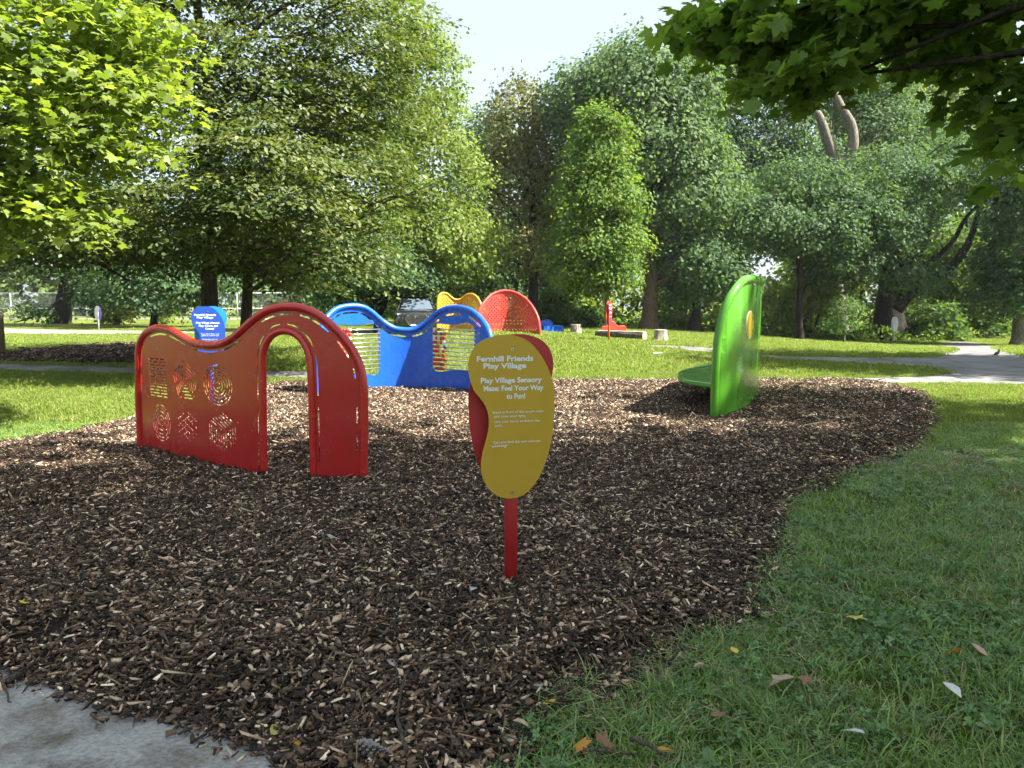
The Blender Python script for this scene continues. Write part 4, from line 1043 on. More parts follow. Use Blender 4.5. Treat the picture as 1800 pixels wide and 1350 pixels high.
# ---- far woods and ground cover, each one mass
def mass(name, label, n, per, spread, size, cols, sampler, seed, cat='woods'):
    g = np.random.default_rng(seed)
    C = sampler(g, n); ci = np.repeat(np.arange(n), per); N = n * per
    u = g.normal(size=(N, 3)); u /= np.linalg.norm(u, axis=1)[:, None]; u *= (g.random(N) ** 0.4)[:, None]
    Pos = C[ci] + u * spread * np.array((1, 1, 0.7)); Pos[:, 2] = np.maximum(Pos[:, 2], terrain(Pos[:, 0], Pos[:, 1]) + 0.02)
    Fr = leaf_frames(np.array((0, -0.2, 0.7)) + 0.8 * u + 0.6 * g.normal(size=(N, 3)), g.normal(size=(N, 3)) + np.array((0, 0, -0.4)))
    k = np.clip(0.5 + 0.45 * g.normal(size=n)[ci] + 0.2 * g.normal(size=N), 0, 1)[:, None]
    C_ = np.array(cols[0]) * (1 - k) + np.array(cols[1]) * k
    o = link(name, leaf_mesh(name, Pos, Fr, size * (0.7 + 0.6 * g.random(N)), C_, 'quad'), M_leaf_far)
    o['kind'] = 'stuff'; o['label'] = label; o['category'] = cat
    return o
def woods_right(g, n):
    px = g.uniform(560, 2300, n); Y = g.uniform(66, 84, n); x = X(px, Y)
    hmax = 9 + 5 * np.sin(px * 0.013) + 3 * np.sin(px * 0.041 + 1)
    hmax = np.where(px < 800, 7, hmax)
    z = terrain(x, Y) + hmax * g.random(n) ** 1.1 + 0.2
    return np.column_stack([x, Y, z])
mass('woodland', 'green woods with painted sunlit clumps closing off the far side of the park', 3200, 26, 1.3, 0.48, ((0.040, 0.08, 0.018), (0.21, 0.27, 0.045)), woods_right, 61)  # upper leaf colour raised to yellow-green to imitate backlit patches
def woods_left(g, n):
    px = g.uniform(-500, 640, n); Y = g.uniform(98, 112, n); x = X(px, Y)
    z = (11 + 3 * np.sin(px * 0.02)) * g.random(n) ** 0.9 + 0.2
    return np.column_stack([x, Y, z])
mass('woodland', 'pale far trees beyond the ball-field fence on the left', 1500, 20, 1.5, 0.8, ((0.06, 0.10, 0.03), (0.14, 0.19, 0.06)), woods_left, 62)
def cover(g, n):
    px = g.uniform(930, 1700, n); Y = g.uniform(47, 58, n); x = X(px, Y)
    z = terrain(x, Y) + (0.25 + 0.35 * (np.sin(px * 0.05) + 1)) * g.random(n)
    return np.column_stack([x, Y, z])
mass('undergrowth', 'leafy green undergrowth along the edge of the woods', 1100, 16, 0.5, 0.26, ((0.05, 0.10, 0.02), (0.14, 0.20, 0.035)), cover, 63, 'undergrowth')
# ------------------------------------------------------------------ logs, stumps, blue bench, scarlet seat
def wobble_cyl(p0, p1, r, seed, n=22, m=7, jit=0.06):
    g = np.random.default_rng(seed); P = np.linspace(p0, p1, m)
    V, F = tube(P, r, n, False); lev = np.repeat(np.arange(m), n); ang = np.tile(np.arange(n), m)
    b = 1 + jit * np.convolve(np.tile(g.normal(size=n), 3), np.ones(3) / 2, 'same')[n:2 * n]
    V = P[lev] + (V - P[lev]) * (b[ang] * (1 + 0.015 * g.normal(size=m * n)))[:, None]
    return V, F
l0 = ground(1049, 596); l1 = ground(1133, 598)
l1 = np.array((X(1133, 28.2), 28.2, float(terrain(X(1133, 28.2), 28.2)))); l0 = np.array((X(1050, 29.4), 29.4, float(terrain(X(1050, 29.4), 29.4))))
t = thing('log_bench', 'long split log bench with pale cut end facing right', 'log', (l0 + l1) / 2)
rl = 0.20
V, F = wobble_cyl(l0 + (0, 0, rl - 0.03), l1 + (0, 0, rl - 0.03), rl, 3, 24, 10, 0.04)
zc = (l0[2] + l1[2]) / 2 + rl + 0.10
V[:, 2] = np.minimum(V[:, 2], zc)
part('bark_body', V, F, M_log, t, False, True)
for e, nm in ((V[-24:], 'cut_end'), (V[:24], 'cut_end')):
    c = e.mean(0); d = (l1 - l0) / np.linalg.norm(l1 - l0) * (0.004 if e is not V[:24] else -0.004)
    part(nm, np.vstack([e * 1.0, [c]]) + (d if nm == 'cut_end' else 0), [(i, (i + 1) % 24, 24) for i in range(24)], M_logend, t, False, True)
up = (l1 - l0) / np.linalg.norm(l1 - l0); sd = np.array((-up[1], up[0], 0)) * 0.15
m = MB(); a, b = l0 + up * 0.03, l1 - up * 0.03
q = [np.array((*(p + s)[:2], zc + dz)) for dz in (-0.02, 0.012) for p, s in ((a, -sd), (b, -sd), (b, sd), (a, sd))]
m.add(q, [(3, 2, 1, 0), (4, 5, 6, 7), (0, 1, 5, 4), (1, 2, 6, 5), (2, 3, 7, 6), (3, 0, 4, 7)]); m.build('flat_top', M_logtop, t, False, True)
def stump(label, px, py, r, h, seed, Y):
    b = base_at(px, Y=Y); t = thing('tree_stump', label, 'stump', b, group='stumps on the lawn')
    n = 26; g = np.random.default_rng(seed)
    zz = np.array([-0.1, 0.0, 0.08, 0.2, h * 0.7, h]); rr = np.array([1.25, 1.22, 1.1, 1.0, 0.95, 0.97]) * r
    P = np.column_stack([np.full(6, b[0]), np.full(6, b[1]), b[2] + zz]); V, F = tube(P, rr, n, False)
    lev = np.repeat(np.arange(6), n); ang = np.tile(np.arange(n), 6); bb_ = 1 + 0.07 * g.normal(size=n)
    V = P[lev] + (V - P[lev]) * bb_[ang][:, None]
    part('bark_body', V, F, M_stump, t, False, True)
    e = V[-n:]; part('cut_top', np.vstack([e, [e.mean(0) + (0, 0, 0.006)]]), [(i, (i + 1) % n, n) for i in range(n)], M_logtop, t, False, True)
M_stump = bark('pale_stump_wood', (0.13, 0.11, 0.085), (0.42, 0.37, 0.30), 2.0)
stump('pale upright stump right of the blue bench', 1012, 592, 0.235, 0.44, 4, 32.5)
stump('weathered stump right of the log bench', 1161, 598, 0.235, 0.42, 5, 28.6)

# blue bench with rounded back
c = base_at(969, Y=33.0)
t = thing('low_blue_bench', 'low bright blue box bench with a rounded back beside the dome', 'bench', c, R(26))
k = 33.0 / FPX
m = MB(); m.box((0, 0, 0.16), (0.98, 0.5, 0.36)); m.build('box_seat', M_blue, t)
m = MB(); prof = [(-0.36, 0.34)] + [(-0.12 + 0.33 * math.cos(a) - 0.02, 0.34 + 0.24 * math.sin(a)) for a in np.linspace(math.pi, 0, 14)] + [(0.22, 0.34)]
m.prism(prof[1:-1], 0.18, 0.21); m.build('rounded_back', M_blue, t)
m = MB(); m.tube([(x, 0.195, z) for x, z in prof[1:-1]], 0.03, 8); m.build('back_rail', M_blue, t, True)

# scarlet low panel behind the log
c = base_at(1078, Y=31.0)
t = thing('scarlet_rocker', 'low scarlet wavy-topped play panel behind the log bench', 'play panel', c, R(16))
k = 31.0 / FPX; zx = lambda a, b: ((a - 555) / 15 * k, (1010 - b) / 15 * k + 0.05)
out = catmull([zx(*p) for p in [(205, 1060), (205, 940), (215, 850), (240, 785), (285, 760), (330, 770), (370, 740), (420, 690), (480, 650), (540, 640), (590, 680), (630, 730), (680, 765), (740, 765), (800, 752), (860, 760), (900, 800), (910, 860), (905, 940), (900, 1060)]], 4)
m = MB(); m.prism([tuple(p) for p in out], -0.02, 0.02); m.build('wavy_sheet', M_scarlet, t)
m = MB(); m.tube([(p[0], 0, p[1]) for p in out], 0.028, 8); m.build('edge_rail', M_scarlet, t, True)
m = MB(); th = np.linspace(0, math.pi, 12); m.prism([((835 - 555) / 15 * k + 0.11 * math.cos(a), zx(0, 985)[1] + 0.16 * math.sin(a)) for a in th], -0.10, -0.05); m.build('side_lobe', M_orange, t)

# ------------------------------------------------------------------ fence, far bench, post
fY = 74.0
ft = thing('chain_link_fence', 'tall chain-link ball-field fence on the far left', 'fence', (X(120, fY), fY, 0))
M_galv = paint('galvanised_steel', (0.42, 0.45, 0.46), 0.5, 0.05, 0, 0.3)
fx = [X(p, fY) for p in (-240, -108, 24, 156, 290, 420, 550)]
zg = 0.08; ztop = 2.72
for x in fx:
    m = MB(); m.tube([(x, fY, zg - 0.2), (x, fY, ztop)], 0.045, 8); m.build('fence_post', M_galv, ft, True, True)
for z in (ztop, 1.20, 0.15):
    m = MB(); m.tube([(fx[0], fY, z), (fx[-1], fY, z)], 0.035, 6); m.build('fence_rail', M_galv, ft, True, True)
m = MB(); H = ztop - 0.15; s = 0.16; V = []; F = []
nw = int((fx[-1] - fx[0]) / s)
for sg_ in (-1, 1):
    for i in range(nw):
        x = fx[0] + i * s
        xa, xb = (x, x + H) if sg_ > 0 else (x, x - H)
        z0, z1 = 0.15, ztop
        if xb > fx[-1]: z1 = z0 + (fx[-1] - xa); xb = fx[-1]
        if xb < fx[0]: z1 = z0 + (xa - fx[0]); xb = fx[0]
        n0 = len(V); w = 0.008
        V += [(xa, fY + 0.02 * sg_, z0), (xa + w, fY + 0.02 * sg_, z0), (xb + w, fY + 0.02 * sg_, z1), (xb, fY + 0.02 * sg_, z1)]; F.append((n0, n0 + 1, n0 + 2, n0 + 3))
o = part('wire_mesh', V, F, M_galv, ft, False, True); o['kind'] = 'stuff'
c = ground(16, 562.5)
t = thing('park_bench', 'plain grey slab bench on the far left field', 'bench', c)
M_slab = plain('grey_concrete', (0.24, 0.23, 0.20), 0.9)
k = c[1] / FPX
m = MB(); m.box((-0.2, 0, 0.46), (52 * k, 0.45, 0.10)); m.build('seat_slab', M_slab, t)
for x in (4 * k, -22 * k, 30 * k * 0 + -40 * k):
    m = MB(); m.box((x, 0, 0.2), (0.30, 0.36, 0.44)); m.build('leg', M_slab, t)
c = ground(-6, 626)
t = thing('timber_post', 'square olive timber post cut off by the left edge', 'post', c)
k = c[1] / FPX
m = MB(); m.box((0, 0, 0.5), (22 * k, 0.3, 1.36)); m.build('post_shaft', M_post, t)
m = MB(); m.box((0, 0, 1.20), (24 * k, 0.34, 0.05), 0, 0.9); m.build('post_cap', M_post, t)

# ------------------------------------------------------------------ parked car
M_car = paint('dark_metallic_car_paint', (0.020, 0.021, 0.022), 0.18, 0.05, 1.0, 0.3)
M_glass, nt, b = new_mat('car_glass'); b.inputs['Base Color'].default_value = (0.10, 0.13, 0.17, 1); b.inputs['Roughness'].default_value = 0.03; b.inputs['Specular IOR Level'].default_value = 1.0; b.inputs['Coat Weight'].default_value = 1.0  # bluish base colour stands in for reflected sky and cabin haze
M_lamp = paint('headlight_lens', (0.35, 0.38, 0.42), 0.08, 0.02, 1.0)
M_chrome = paint('chrome_trim', (0.6, 0.6, 0.62), 0.15, 0.02, 0, 1.0)
M_tyre = plain('tyre_rubber', (0.012, 0.012, 0.013), 0.8)
cY = 32.0
cpos = np.array((X(734, cY), cY, 0.0)); cpos[2] = 0.30
car = thing('parked_car', 'black sport utility car parked under the trees facing the camera', 'car', cpos, R(9))
def loft(st, name, mat, prof, parent, smooth=True):
    V = []; F = []; n = None
    for (y, w, zb_, zt_) in st:
        row = [(x * w, y, zb_ + z * (zt_ - zb_)) for x, z in prof]; n = len(row); V += row
    for i in range(len(st) - 1):
        for j in range(n):
            F.append((i * n + j, i * n + (j + 1) % n, (i + 1) * n + (j + 1) % n, (i + 1) * n + j))
    F += [tuple(range(n - 1, -1, -1)), tuple((len(st) - 1) * n + j for j in range(n))]
    return part(name, V, F, mat, parent, smooth)
half = [(0.0, 0.0), (0.84, 0.0), (0.95, 0.08), (1.0, 0.30), (1.0, 0.55), (0.985, 0.78), (0.93, 0.91), (0.80, 0.97), (0.45, 1.0), (0.0, 1.01)]
prof = half + [(-x, z) for x, z in half[::-1][1:-1]]
body = loft([(0.0, 0.70, 0.34, 0.86), (0.04, 0.80, 0.26, 0.93), (0.14, 0.885, 0.22, 0.975), (0.35, 0.925, 0.20, 1.02), (0.9, 0.94, 0.20, 1.075), (1.30, 0.945, 0.20, 1.10), (2.6, 0.945, 0.20, 1.10), (4.0, 0.945, 0.22, 1.10), (4.45, 0.92, 0.26, 1.06), (4.66, 0.80, 0.34, 0.95)], 'body', M_car, prof, car)
gl = [(1.02, 0.80, 1.09), (1.90, 0.64, 1.60), (2.4, 0.63, 1.65), (3.4, 0.62, 1.64), (4.0, 0.61, 1.58), (4.50, 0.72, 1.10)]
# cabin: base ring to roof ring
base_r = [(-0.80, 1.02), (-0.86, 1.5), (-0.87, 3.5), (-0.76, 4.48), (0.76, 4.48), (0.87, 3.5), (0.86, 1.5), (0.80, 1.02)]
roof_r = [(-0.60, 1.86), (-0.635, 2.2), (-0.635, 3.5), (-0.58, 4.08), (0.58, 4.08), (0.635, 3.5), (0.635, 2.2), (0.60, 1.86)]
V = [(x, y, 1.06) for x, y in base_r] + [(x, y, 1.58 + (0.03 if 2 < y < 4 else 0)) for x, y in roof_r] + [(x * 0.9, y + (0.08 if y < 3 else -0.08), 1.64) for x, y in roof_r]
F = [(i, (i + 1) % 8, (i + 1) % 8 + 8, i + 8) for i in range(8)] + [(i + 8, (i + 1) % 8 + 8, (i + 1) % 8 + 16, i + 16) for i in range(8)] + [tuple(range(16, 24))]
part('cabin', V, F, M_car, car)
def quad(name, pts, mat, off, parent=car):
    P = np.array(pts, float); n = np.cross(P[1] - P[0], P[3] - P[0]); n /= np.linalg.norm(n)
    return part(name, np.vstack([P + n * off, P]), [(0, 1, 2, 3), (7, 6, 5, 4), (0, 4, 5, 1), (1, 5, 6, 2), (2, 6, 7, 3), (3, 7, 4, 0)], mat, parent)
quad('windshield', [(-0.73, 1.06, 1.085), (0.73, 1.06, 1.085), (0.56, 1.82, 1.555), (-0.56, 1.82, 1.555)], M_glass, 0.012)
for s in (-1, 1):
    a = [(s * 0.858, 1.62, 1.12), (s * 0.868, 2.5, 1.12), (s * 0.655, 2.5, 1.55), (s * 0.645, 2.05, 1.55)]; b_ = [(s * 0.868, 2.58, 1.12), (s * 0.865, 3.55, 1.12), (s * 0.655, 3.45, 1.55), (s * 0.655, 2.58, 1.55)]
    for q in (a, b_):
        quad('side_window', q if s < 0 else q, M_glass, 0.012 if s > 0 else -0.012)
    m = MB(); m.tube([(s * 0.60, 2.0, 1.63), (s * 0.62, 2.3, 1.685), (s * 0.62, 3.6, 1.685), (s * 0.58, 4.0, 1.62)], 0.018, 6); m.build('roof_rail', M_chrome, car, True)
    m = MB(); V2, F2 = tube([(s * 0.93, 1.55, 1.10), (s * 0.99, 1.50, 1.14), (s * 1.08, 1.50, 1.15), (s * 1.12, 1.52, 1.14)], [0.05, 0.085, 0.085, 0.04], 10); m.add(V2, F2); mir = m.build('mirror', M_car, car, True)
    quad('headlight', [(s * 0.50, -0.005 + 0.055, 0.80), (s * 0.84, 0.10, 0.83), (s * 0.86, 0.13, 0.92), (s * 0.52, 0.04, 0.88)] if s > 0 else [(-0.84, 0.10, 0.83), (-0.50, 0.05, 0.80), (-0.52, 0.04, 0.88), (-0.86, 0.13, 0.92)], M_lamp, 0.03)
    quad('bumper_intake', [(s * 0.56, -0.01 + 0.03, 0.42), (s * 0.80, 0.06, 0.42), (s * 0.84, 0.07, 0.66), (s * 0.60, 0.02, 0.62)] if s > 0 else [(-0.80, 0.06, 0.42), (-0.56, 0.02, 0.42), (-0.60, 0.02, 0.62), (-0.84, 0.07, 0.66)], M_dark, 0.012)
    m = MB(); m.tube([(s * 0.58, 0.0, 0.70), (s * 0.70, 0.02, 0.73), (s * 0.83, 0.06, 0.74)], 0.012, 6); m.build('trim_strip', M_chrome, car, True)
    for y in (0.88, 3.72):
        m = MB(); m.tube([(s * 0.74, y, 0.36), (s * 0.955, y, 0.36)], 0.36, 24); ty = m.build('tyre', M_tyre, car, True)
        m = MB(); m.tube([(s * 0.93, y, 0.36), (s * 0.965, y, 0.36)], 0.25, 20); rim = m.build('rim', M_chrome, ty, False)
        m = MB(); th = np.linspace(0, math.pi, 12); m.tube([(s * 0.945, y + 0.40 * math.cos(a), 0.36 + 0.40 * math.sin(a)) for a in th], 0.035, 6); m.build('wheel_arch', M_dark, car, True)
gr = [(-0.36, 0.84), (0.36, 0.84), (0.50, 0.76), (0.47, 0.62), (0.34, 0.40), (-0.34, 0.40), (-0.47, 0.62), (-0.50, 0.76)]
m = MB(); m.prism(gr, -0.035, 0.06); grille = m.build('grille', M_dark, car)
m = MB(); m.tube([(x, -0.036, z) for x, z in gr + gr[:1]], 0.010, 6); m.build('grille_frame', M_chrome, grille, True)
for i in range(6):
    z = 0.45 + 0.065 * i; m = MB(); w = 0.36 + 0.10 * (z - 0.42) / 0.35
    m.tube([(w * (-1 + 2 * q / 10), -0.038, z + (0.016 if q % 2 else -0.016)) for q in range(11)], 0.006, 4); m.build('grille_bar', M_chrome, grille)
for i in range(4):
    cx = -0.105 + 0.07 * i; th = np.linspace(0, 2 * math.pi, 17)
    m = MB(); m.tube([(cx + 0.05 * math.cos(a), -0.046, 0.765 + 0.05 * math.sin(a)) for a in th], 0.006, 5, False); m.build('emblem_ring', M_chrome, grille, True)
m = MB(); m.box((0, 0.03, 0.30), (1.30, 0.10, 0.06)); m.build('bumper_lip', M_dark, car)
mir = None

# ------------------------------------------------------------------ bird and paper on the far ground
c = ground(1752, 627.5)
bird = thing('bird', 'small dark bird standing on the asphalt path at the right', 'bird', c, R(25))
me = bpy.data.meshes.new('body')
bv = [(0.0, 0, 0.115), (0.05, 0, 0.135), (0.085, 0, 0.165), (0.095, 0, 0.205), (0.125, 0, 0.222), (0.155, 0, 0.215), (-0.06, 0, 0.10), (-0.13, 0, 0.075), (-0.21, 0, 0.06)]
be = [(0, 1), (1, 2), (2, 3), (3, 4), (4, 5), (0, 6), (6, 7), (7, 8)]
br = [0.052, 0.045, 0.030, 0.026, 0.018, 0.005, 0.045, 0.022, 0.010]
me.from_pydata(bv, be, []); me.update()
bo = link('body', me, plain('dark_feathers', (0.02, 0.022, 0.026), 0.5), bird)
sk = bo.modifiers.new('skin', 'SKIN'); ss = bo.modifiers.new('smooth', 'SUBSURF'); ss.levels = 2; ss.render_levels = 2
for i, v in enumerate(me.skin_vertices[0].data): v.radius = (br[i], br[i])
me.skin_vertices[0].data[0].use_root = True
for s in (-1, 1):
    m = MB(); m.tube([(0.0, s * 0.022, 0.08), (0.01, s * 0.022, 0.04), (0.0, s * 0.022, 0.0)], 0.005, 5); m.tube([(-0.015, s * 0.022, 0.003), (0.035, s * 0.022, 0.003)], 0.004, 4); m.build('leg', M_dark, bird)
c = ground(1157, 624)
g = np.random.default_rng(9)
a, b = np.meshgrid(np.linspace(-0.11, 0.11, 6), np.linspace(-0.07, 0.07, 5)); zz = 0.03 + 0.05 * g.random(a.shape)
V = np.column_stack([a.ravel() + 0.012 * g.normal(size=30), b.ravel(), zz.ravel()]); F = [(r_ * 6 + i, r_ * 6 + i + 1, r_ * 6 + i + 7, r_ * 6 + i + 6) for r_ in range(4) for i in range(5)]
o = part('crumpled_paper', V, F, plain('white_paper', (0.75, 0.75, 0.76), 0.8)); o.location = c; tag(o, 'white crumpled paper lying on the lawn left of the green panel', 'litter')
# ------------------------------------------------------------------ scattered ground cover (instanced stuff)
def scatter(name, protos, pts, rot, scl, idx, mat, parent=None, label=None, cat=None):
    """one stuff object: a point mesh with small pieces instanced on it by geometry nodes"""
    pc = bpy.data.collections.new(name + '_pieces')
    for i, me in enumerate(protos):
        o = bpy.data.objects.new('%s_piece_%02d' % (name, i), me); pc.objects.link(o)
        if not me.materials: me.materials.append(mat)
    me = bpy.data.meshes.new(name); n = len(pts)
    me.vertices.add(n); me.vertices.foreach_set('co', np.asarray(pts, np.float32).ravel())
    a = me.attributes.new('rot', 'FLOAT_VECTOR', 'POINT'); a.data.foreach_set('vector', np.asarray(rot, np.float32).ravel())
    a = me.attributes.new('scl', 'FLOAT', 'POINT'); a.data.foreach_set('value', np.asarray(scl, np.float32))
    a = me.attributes.new('pick', 'INT', 'POINT'); a.data.foreach_set('value', np.asarray(idx, np.int32))
    me.materials.append(mat)
    o = link(name, me, None, parent); o['kind'] = 'stuff'
    if label: o['label'] = label; o['category'] = cat
    ng = bpy.data.node_groups.new(name + '_scatter', 'GeometryNodeTree')
    ng.interface.new_socket('Geometry', in_out='INPUT', socket_type='NodeSocketGeometry'); ng.interface.new_socket('Geometry', in_out='OUTPUT', socket_type='NodeSocketGeometry')
    N = ng.nodes; gi = N.new('NodeGroupInput'); go = N.new('NodeGroupOutput')
    ci = N.new('GeometryNodeCollectionInfo'); ci.inputs['Collection'].default_value = pc
    ci.inputs['Separate Children'].default_value = True; ci.inputs['Reset Children'].default_value = True
    ip = N.new('GeometryNodeInstanceOnPoints'); ip.inputs['Pick Instance'].default_value = True
    def attr(nm, dt):
        q = N.new('GeometryNodeInputNamedAttribute'); q.data_type = dt; q.inputs['Name'].default_value = nm; return q.outputs['Attribute']
    L = ng.links
    L.new(gi.outputs[0], ip.inputs['Points']); L.new(ci.outputs[0], ip.inputs['Instance'])
    L.new(attr('pick', 'INT'), ip.inputs['Instance Index']); L.new(attr('scl', 'FLOAT'), ip.inputs['Scale'])
    L.new(attr('rot', 'FLOAT_VECTOR'), ip.inputs['Rotation'])
    L.new(ip.outputs['Instances'], go.inputs[0])
    o.modifiers.new('scatter', 'NODES').node_group = ng
    return o

# ---- chips
CH = np.array([(0.016, 0.012, 0.009), (0.030, 0.021, 0.015), (0.055, 0.036, 0.024), (0.10, 0.064, 0.040), (0.19, 0.125, 0.080), (0.36, 0.27, 0.18), (0.55, 0.45, 0.33)])
CW = np.array([0.19, 0.21, 0.22, 0.18, 0.11, 0.058, 0.032])
def chip_shape(g, L, W, T):
    P = np.array([(-1, -1, -1), (1, -1, -1), (1, 1, -1), (-1, 1, -1), (-1, -1, 1), (1, -1, 1), (1, 1, 1), (-1, 1, 1)], float) * 0.5
    P[:, 1] *= np.where(P[:, 0] > 0, g.uniform(0.3, 1.1), g.uniform(0.5, 1.1)); P[:, 0] += P[:, 1] * g.uniform(-0.8, 0.8) * W / L
    P = P * (L, W, T); P += g.normal(size=P.shape) * np.array((0.06 * L, 0.10 * W, 0.10 * T))
    P[:, 2] += g.uniform(-0.8, 0.8) * (P[:, 0] ** 2) / L * 0.5
    return P
CF = np.array([(3, 2, 1, 0), (4, 5, 6, 7), (0, 1, 5, 4), (1, 2, 6, 5), (2, 3, 7, 6), (3, 0, 4, 7)])
def rotm(rx, ry, rz):
    return np.array(Matrix.Rotation(rz, 3, 'Z') @ Matrix.Rotation(ry, 3, 'Y') @ Matrix.Rotation(rx, 3, 'X'))
def chip_cluster(g, n, rad):
    V = []; F = []; C = []
    for i in range(n):
        big = g.random()
        if big < 0.62: L, W, T = g.uniform(0.012, 0.032), g.uniform(0.005, 0.011), g.uniform(0.003, 0.006)
        elif big < 0.93: L, W, T = g.uniform(0.014, 0.032), g.uniform(0.009, 0.020), g.uniform(0.004, 0.007)
        else: L, W, T = g.uniform(0.05, 0.10), g.uniform(0.003, 0.006), g.uniform(0.003, 0.005)
        P = chip_shape(g, L, W, T) @ rotm(g.normal() * 0.45, g.normal() * 0.38, g.uniform(0, 6.28)).T
        a, r = g.uniform(0, 6.28), rad * math.sqrt(g.random())
        P += (r * math.cos(a), r * math.sin(a), g.uniform(0.0, 0.022))
        F.append(CF + 8 * i); V.append(P)
        c = CH[g.choice(7, p=CW)] * g.uniform(1.3, 2.3) * np.array((1.0, 1.0, 0.99)); C.append(np.tile(c, (8, 1)))
    return raw_mesh('chip_cluster', np.vstack(V), np.vstack(F), False, np.vstack(C))
g = np.random.default_rng(101)
chips = [chip_cluster(g, 72, 0.13) for _ in range(10)]
lo, hi = mulch_loop.min(0), mulch_loop.max(0)
def sample(g, n, lo, hi): return lo + (hi - lo) * g.random((n, 2))
area = (hi - lo).prod()
P = sample(g, int(area * 150), lo, hi); P = P[inside(P, [mulch_loop])]
vis = (np.abs(P[:, 0]) < P[:, 1] * 0.76 + 0.5) & (P[:, 1] > 1.6)
P = P[vis]; d = P[:, 1]
keep = g.random(len(P)) < np.clip(1.25 - 0.075 * d, 0.34, 1.0); P = P[keep]; d = P[:, 1]
z = mulch_z(P[:, 0], P[:, 1]) - 0.008
rot = np.column_stack([g.normal(size=len(P)) * 0.08, g.normal(size=len(P)) * 0.08, g.uniform(0, 6.28, len(P))])
cs = scatter('wood_chip_mass', chips, np.column_stack([P, z]), rot, (0.95 + 0.5 * g.random(len(P))) * (1 + 0.02 * np.maximum(d - 5, 0)), g.integers(0, 10, len(P)), M_chip, mulch_bed)
# stray chips spilling over the edges
E = catmull(mulch_loop, 6, True); E = E[g.choice(len(E), 800)] + g.normal(size=(800, 2)) * 0.045
E = E[(E[:, 1] > 1.6)]
few = [chip_cluster(g, 6, 0.08) for _ in range(6)]
nearslab = inside(E, [slab_loop])
ze = np.maximum(terrain(E[:, 0], E[:, 1]) + 0.015, np.where(nearslab, 0.031, 0.0)); ze = np.where(inside(E, [mulch_loop]), np.maximum(ze, mulch_z(E[:, 0], E[:, 1])), ze)
scatter('stray_chip_mass', few, np.column_stack([E, ze]), np.column_stack([np.zeros((len(E), 2)), g.uniform(0, 6.28, len(E))]), 0.8 + 0.6 * g.random(len(E)), g.integers(0, 6, len(E)), M_chip, mulch_bed)
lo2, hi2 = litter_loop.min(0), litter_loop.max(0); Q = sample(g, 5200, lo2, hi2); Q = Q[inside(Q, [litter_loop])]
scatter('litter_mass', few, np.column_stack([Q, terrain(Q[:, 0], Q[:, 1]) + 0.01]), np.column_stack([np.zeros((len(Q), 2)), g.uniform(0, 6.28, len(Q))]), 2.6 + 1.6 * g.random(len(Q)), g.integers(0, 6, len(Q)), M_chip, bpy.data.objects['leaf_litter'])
# the 300 chips that show largest, each a part of the bed
cm = []
for i in range(24):
    pale = [(0.40, 0.30, 0.20), (0.52, 0.42, 0.29), (0.30, 0.20, 0.12), (0.20, 0.13, 0.085), (0.10, 0.07, 0.048), (0.46, 0.40, 0.33)][i % 6]
    L, W, T = (g.uniform(0.035, 0.065), g.uniform(0.016, 0.032), g.uniform(0.007, 0.013)) if i % 4 else (g.uniform(0.09, 0.15), g.uniform(0.010, 0.020), g.uniform(0.007, 0.011))
    me = raw_mesh('wood_chip', chip_shape(g, L, W, T), CF, False, np.tile(np.array(pale), (8, 1))); me.materials.append(M_chip); cm.append(me)
n = 0
while n < 300:
    py = 1350 - (1350 - 880) * g.random() ** 1.5; px = g.uniform(-10, 1400)
    w = ground(px, py, 0.06)
    if not inside(w[None, :2], [mulch_loop])[0]: continue
    zz = float(mulch_z(np.array([w[0]]), np.array([w[1]]))[0])
    o = link('wood_chip', cm[int(g.integers(24))], None, mulch_bed)
    o.location = (w[0], w[1], zz + 0.022); o.rotation_euler = (g.normal() * 0.25, g.normal() * 0.2, g.uniform(0, 6.28)); n += 1

# ---- grass
def tuft(g, n, rad, h0, h1, w, lean, cols):
    V = []; F = []; C = []
    for i in range(n):
        a, r = g.uniform(0, 6.28), rad * math.sqrt(g.random()); b = g.uniform(0, 6.28); h = g.uniform(h0, h1)
        root = np.array((r * math.cos(a), r * math.sin(a), -0.01)); dr = np.array((math.cos(b), math.sin(b), 0)); sd = np.array((-dr[1], dr[0], 0)) * w * g.uniform(0.7, 1.3)
        ln = h * lean * g.uniform(0.3, 1.5)
        p1 = root + dr * ln * 0.35 + (0, 0, h * 0.6); p2 = root + dr * ln + (0, 0, h * g.uniform(0.65, 1.0))
        k_ = len(V); V += [root - sd, root + sd, p1 + sd * 0.8, p1 - sd * 0.8, p2]
        F += [(k_, k_ + 1, k_ + 2, k_ + 3), (k_ + 3, k_ + 2, k_ + 4)]
        t = g.random(); c = np.array(cols[0]) * (1 - t) + np.array(cols[1]) * t
        if g.random() < 0.06: c = np.array((0.34, 0.28, 0.14))
        C += [c] * 5
    return raw_mesh('tuft', V, F, False, np.array(C))
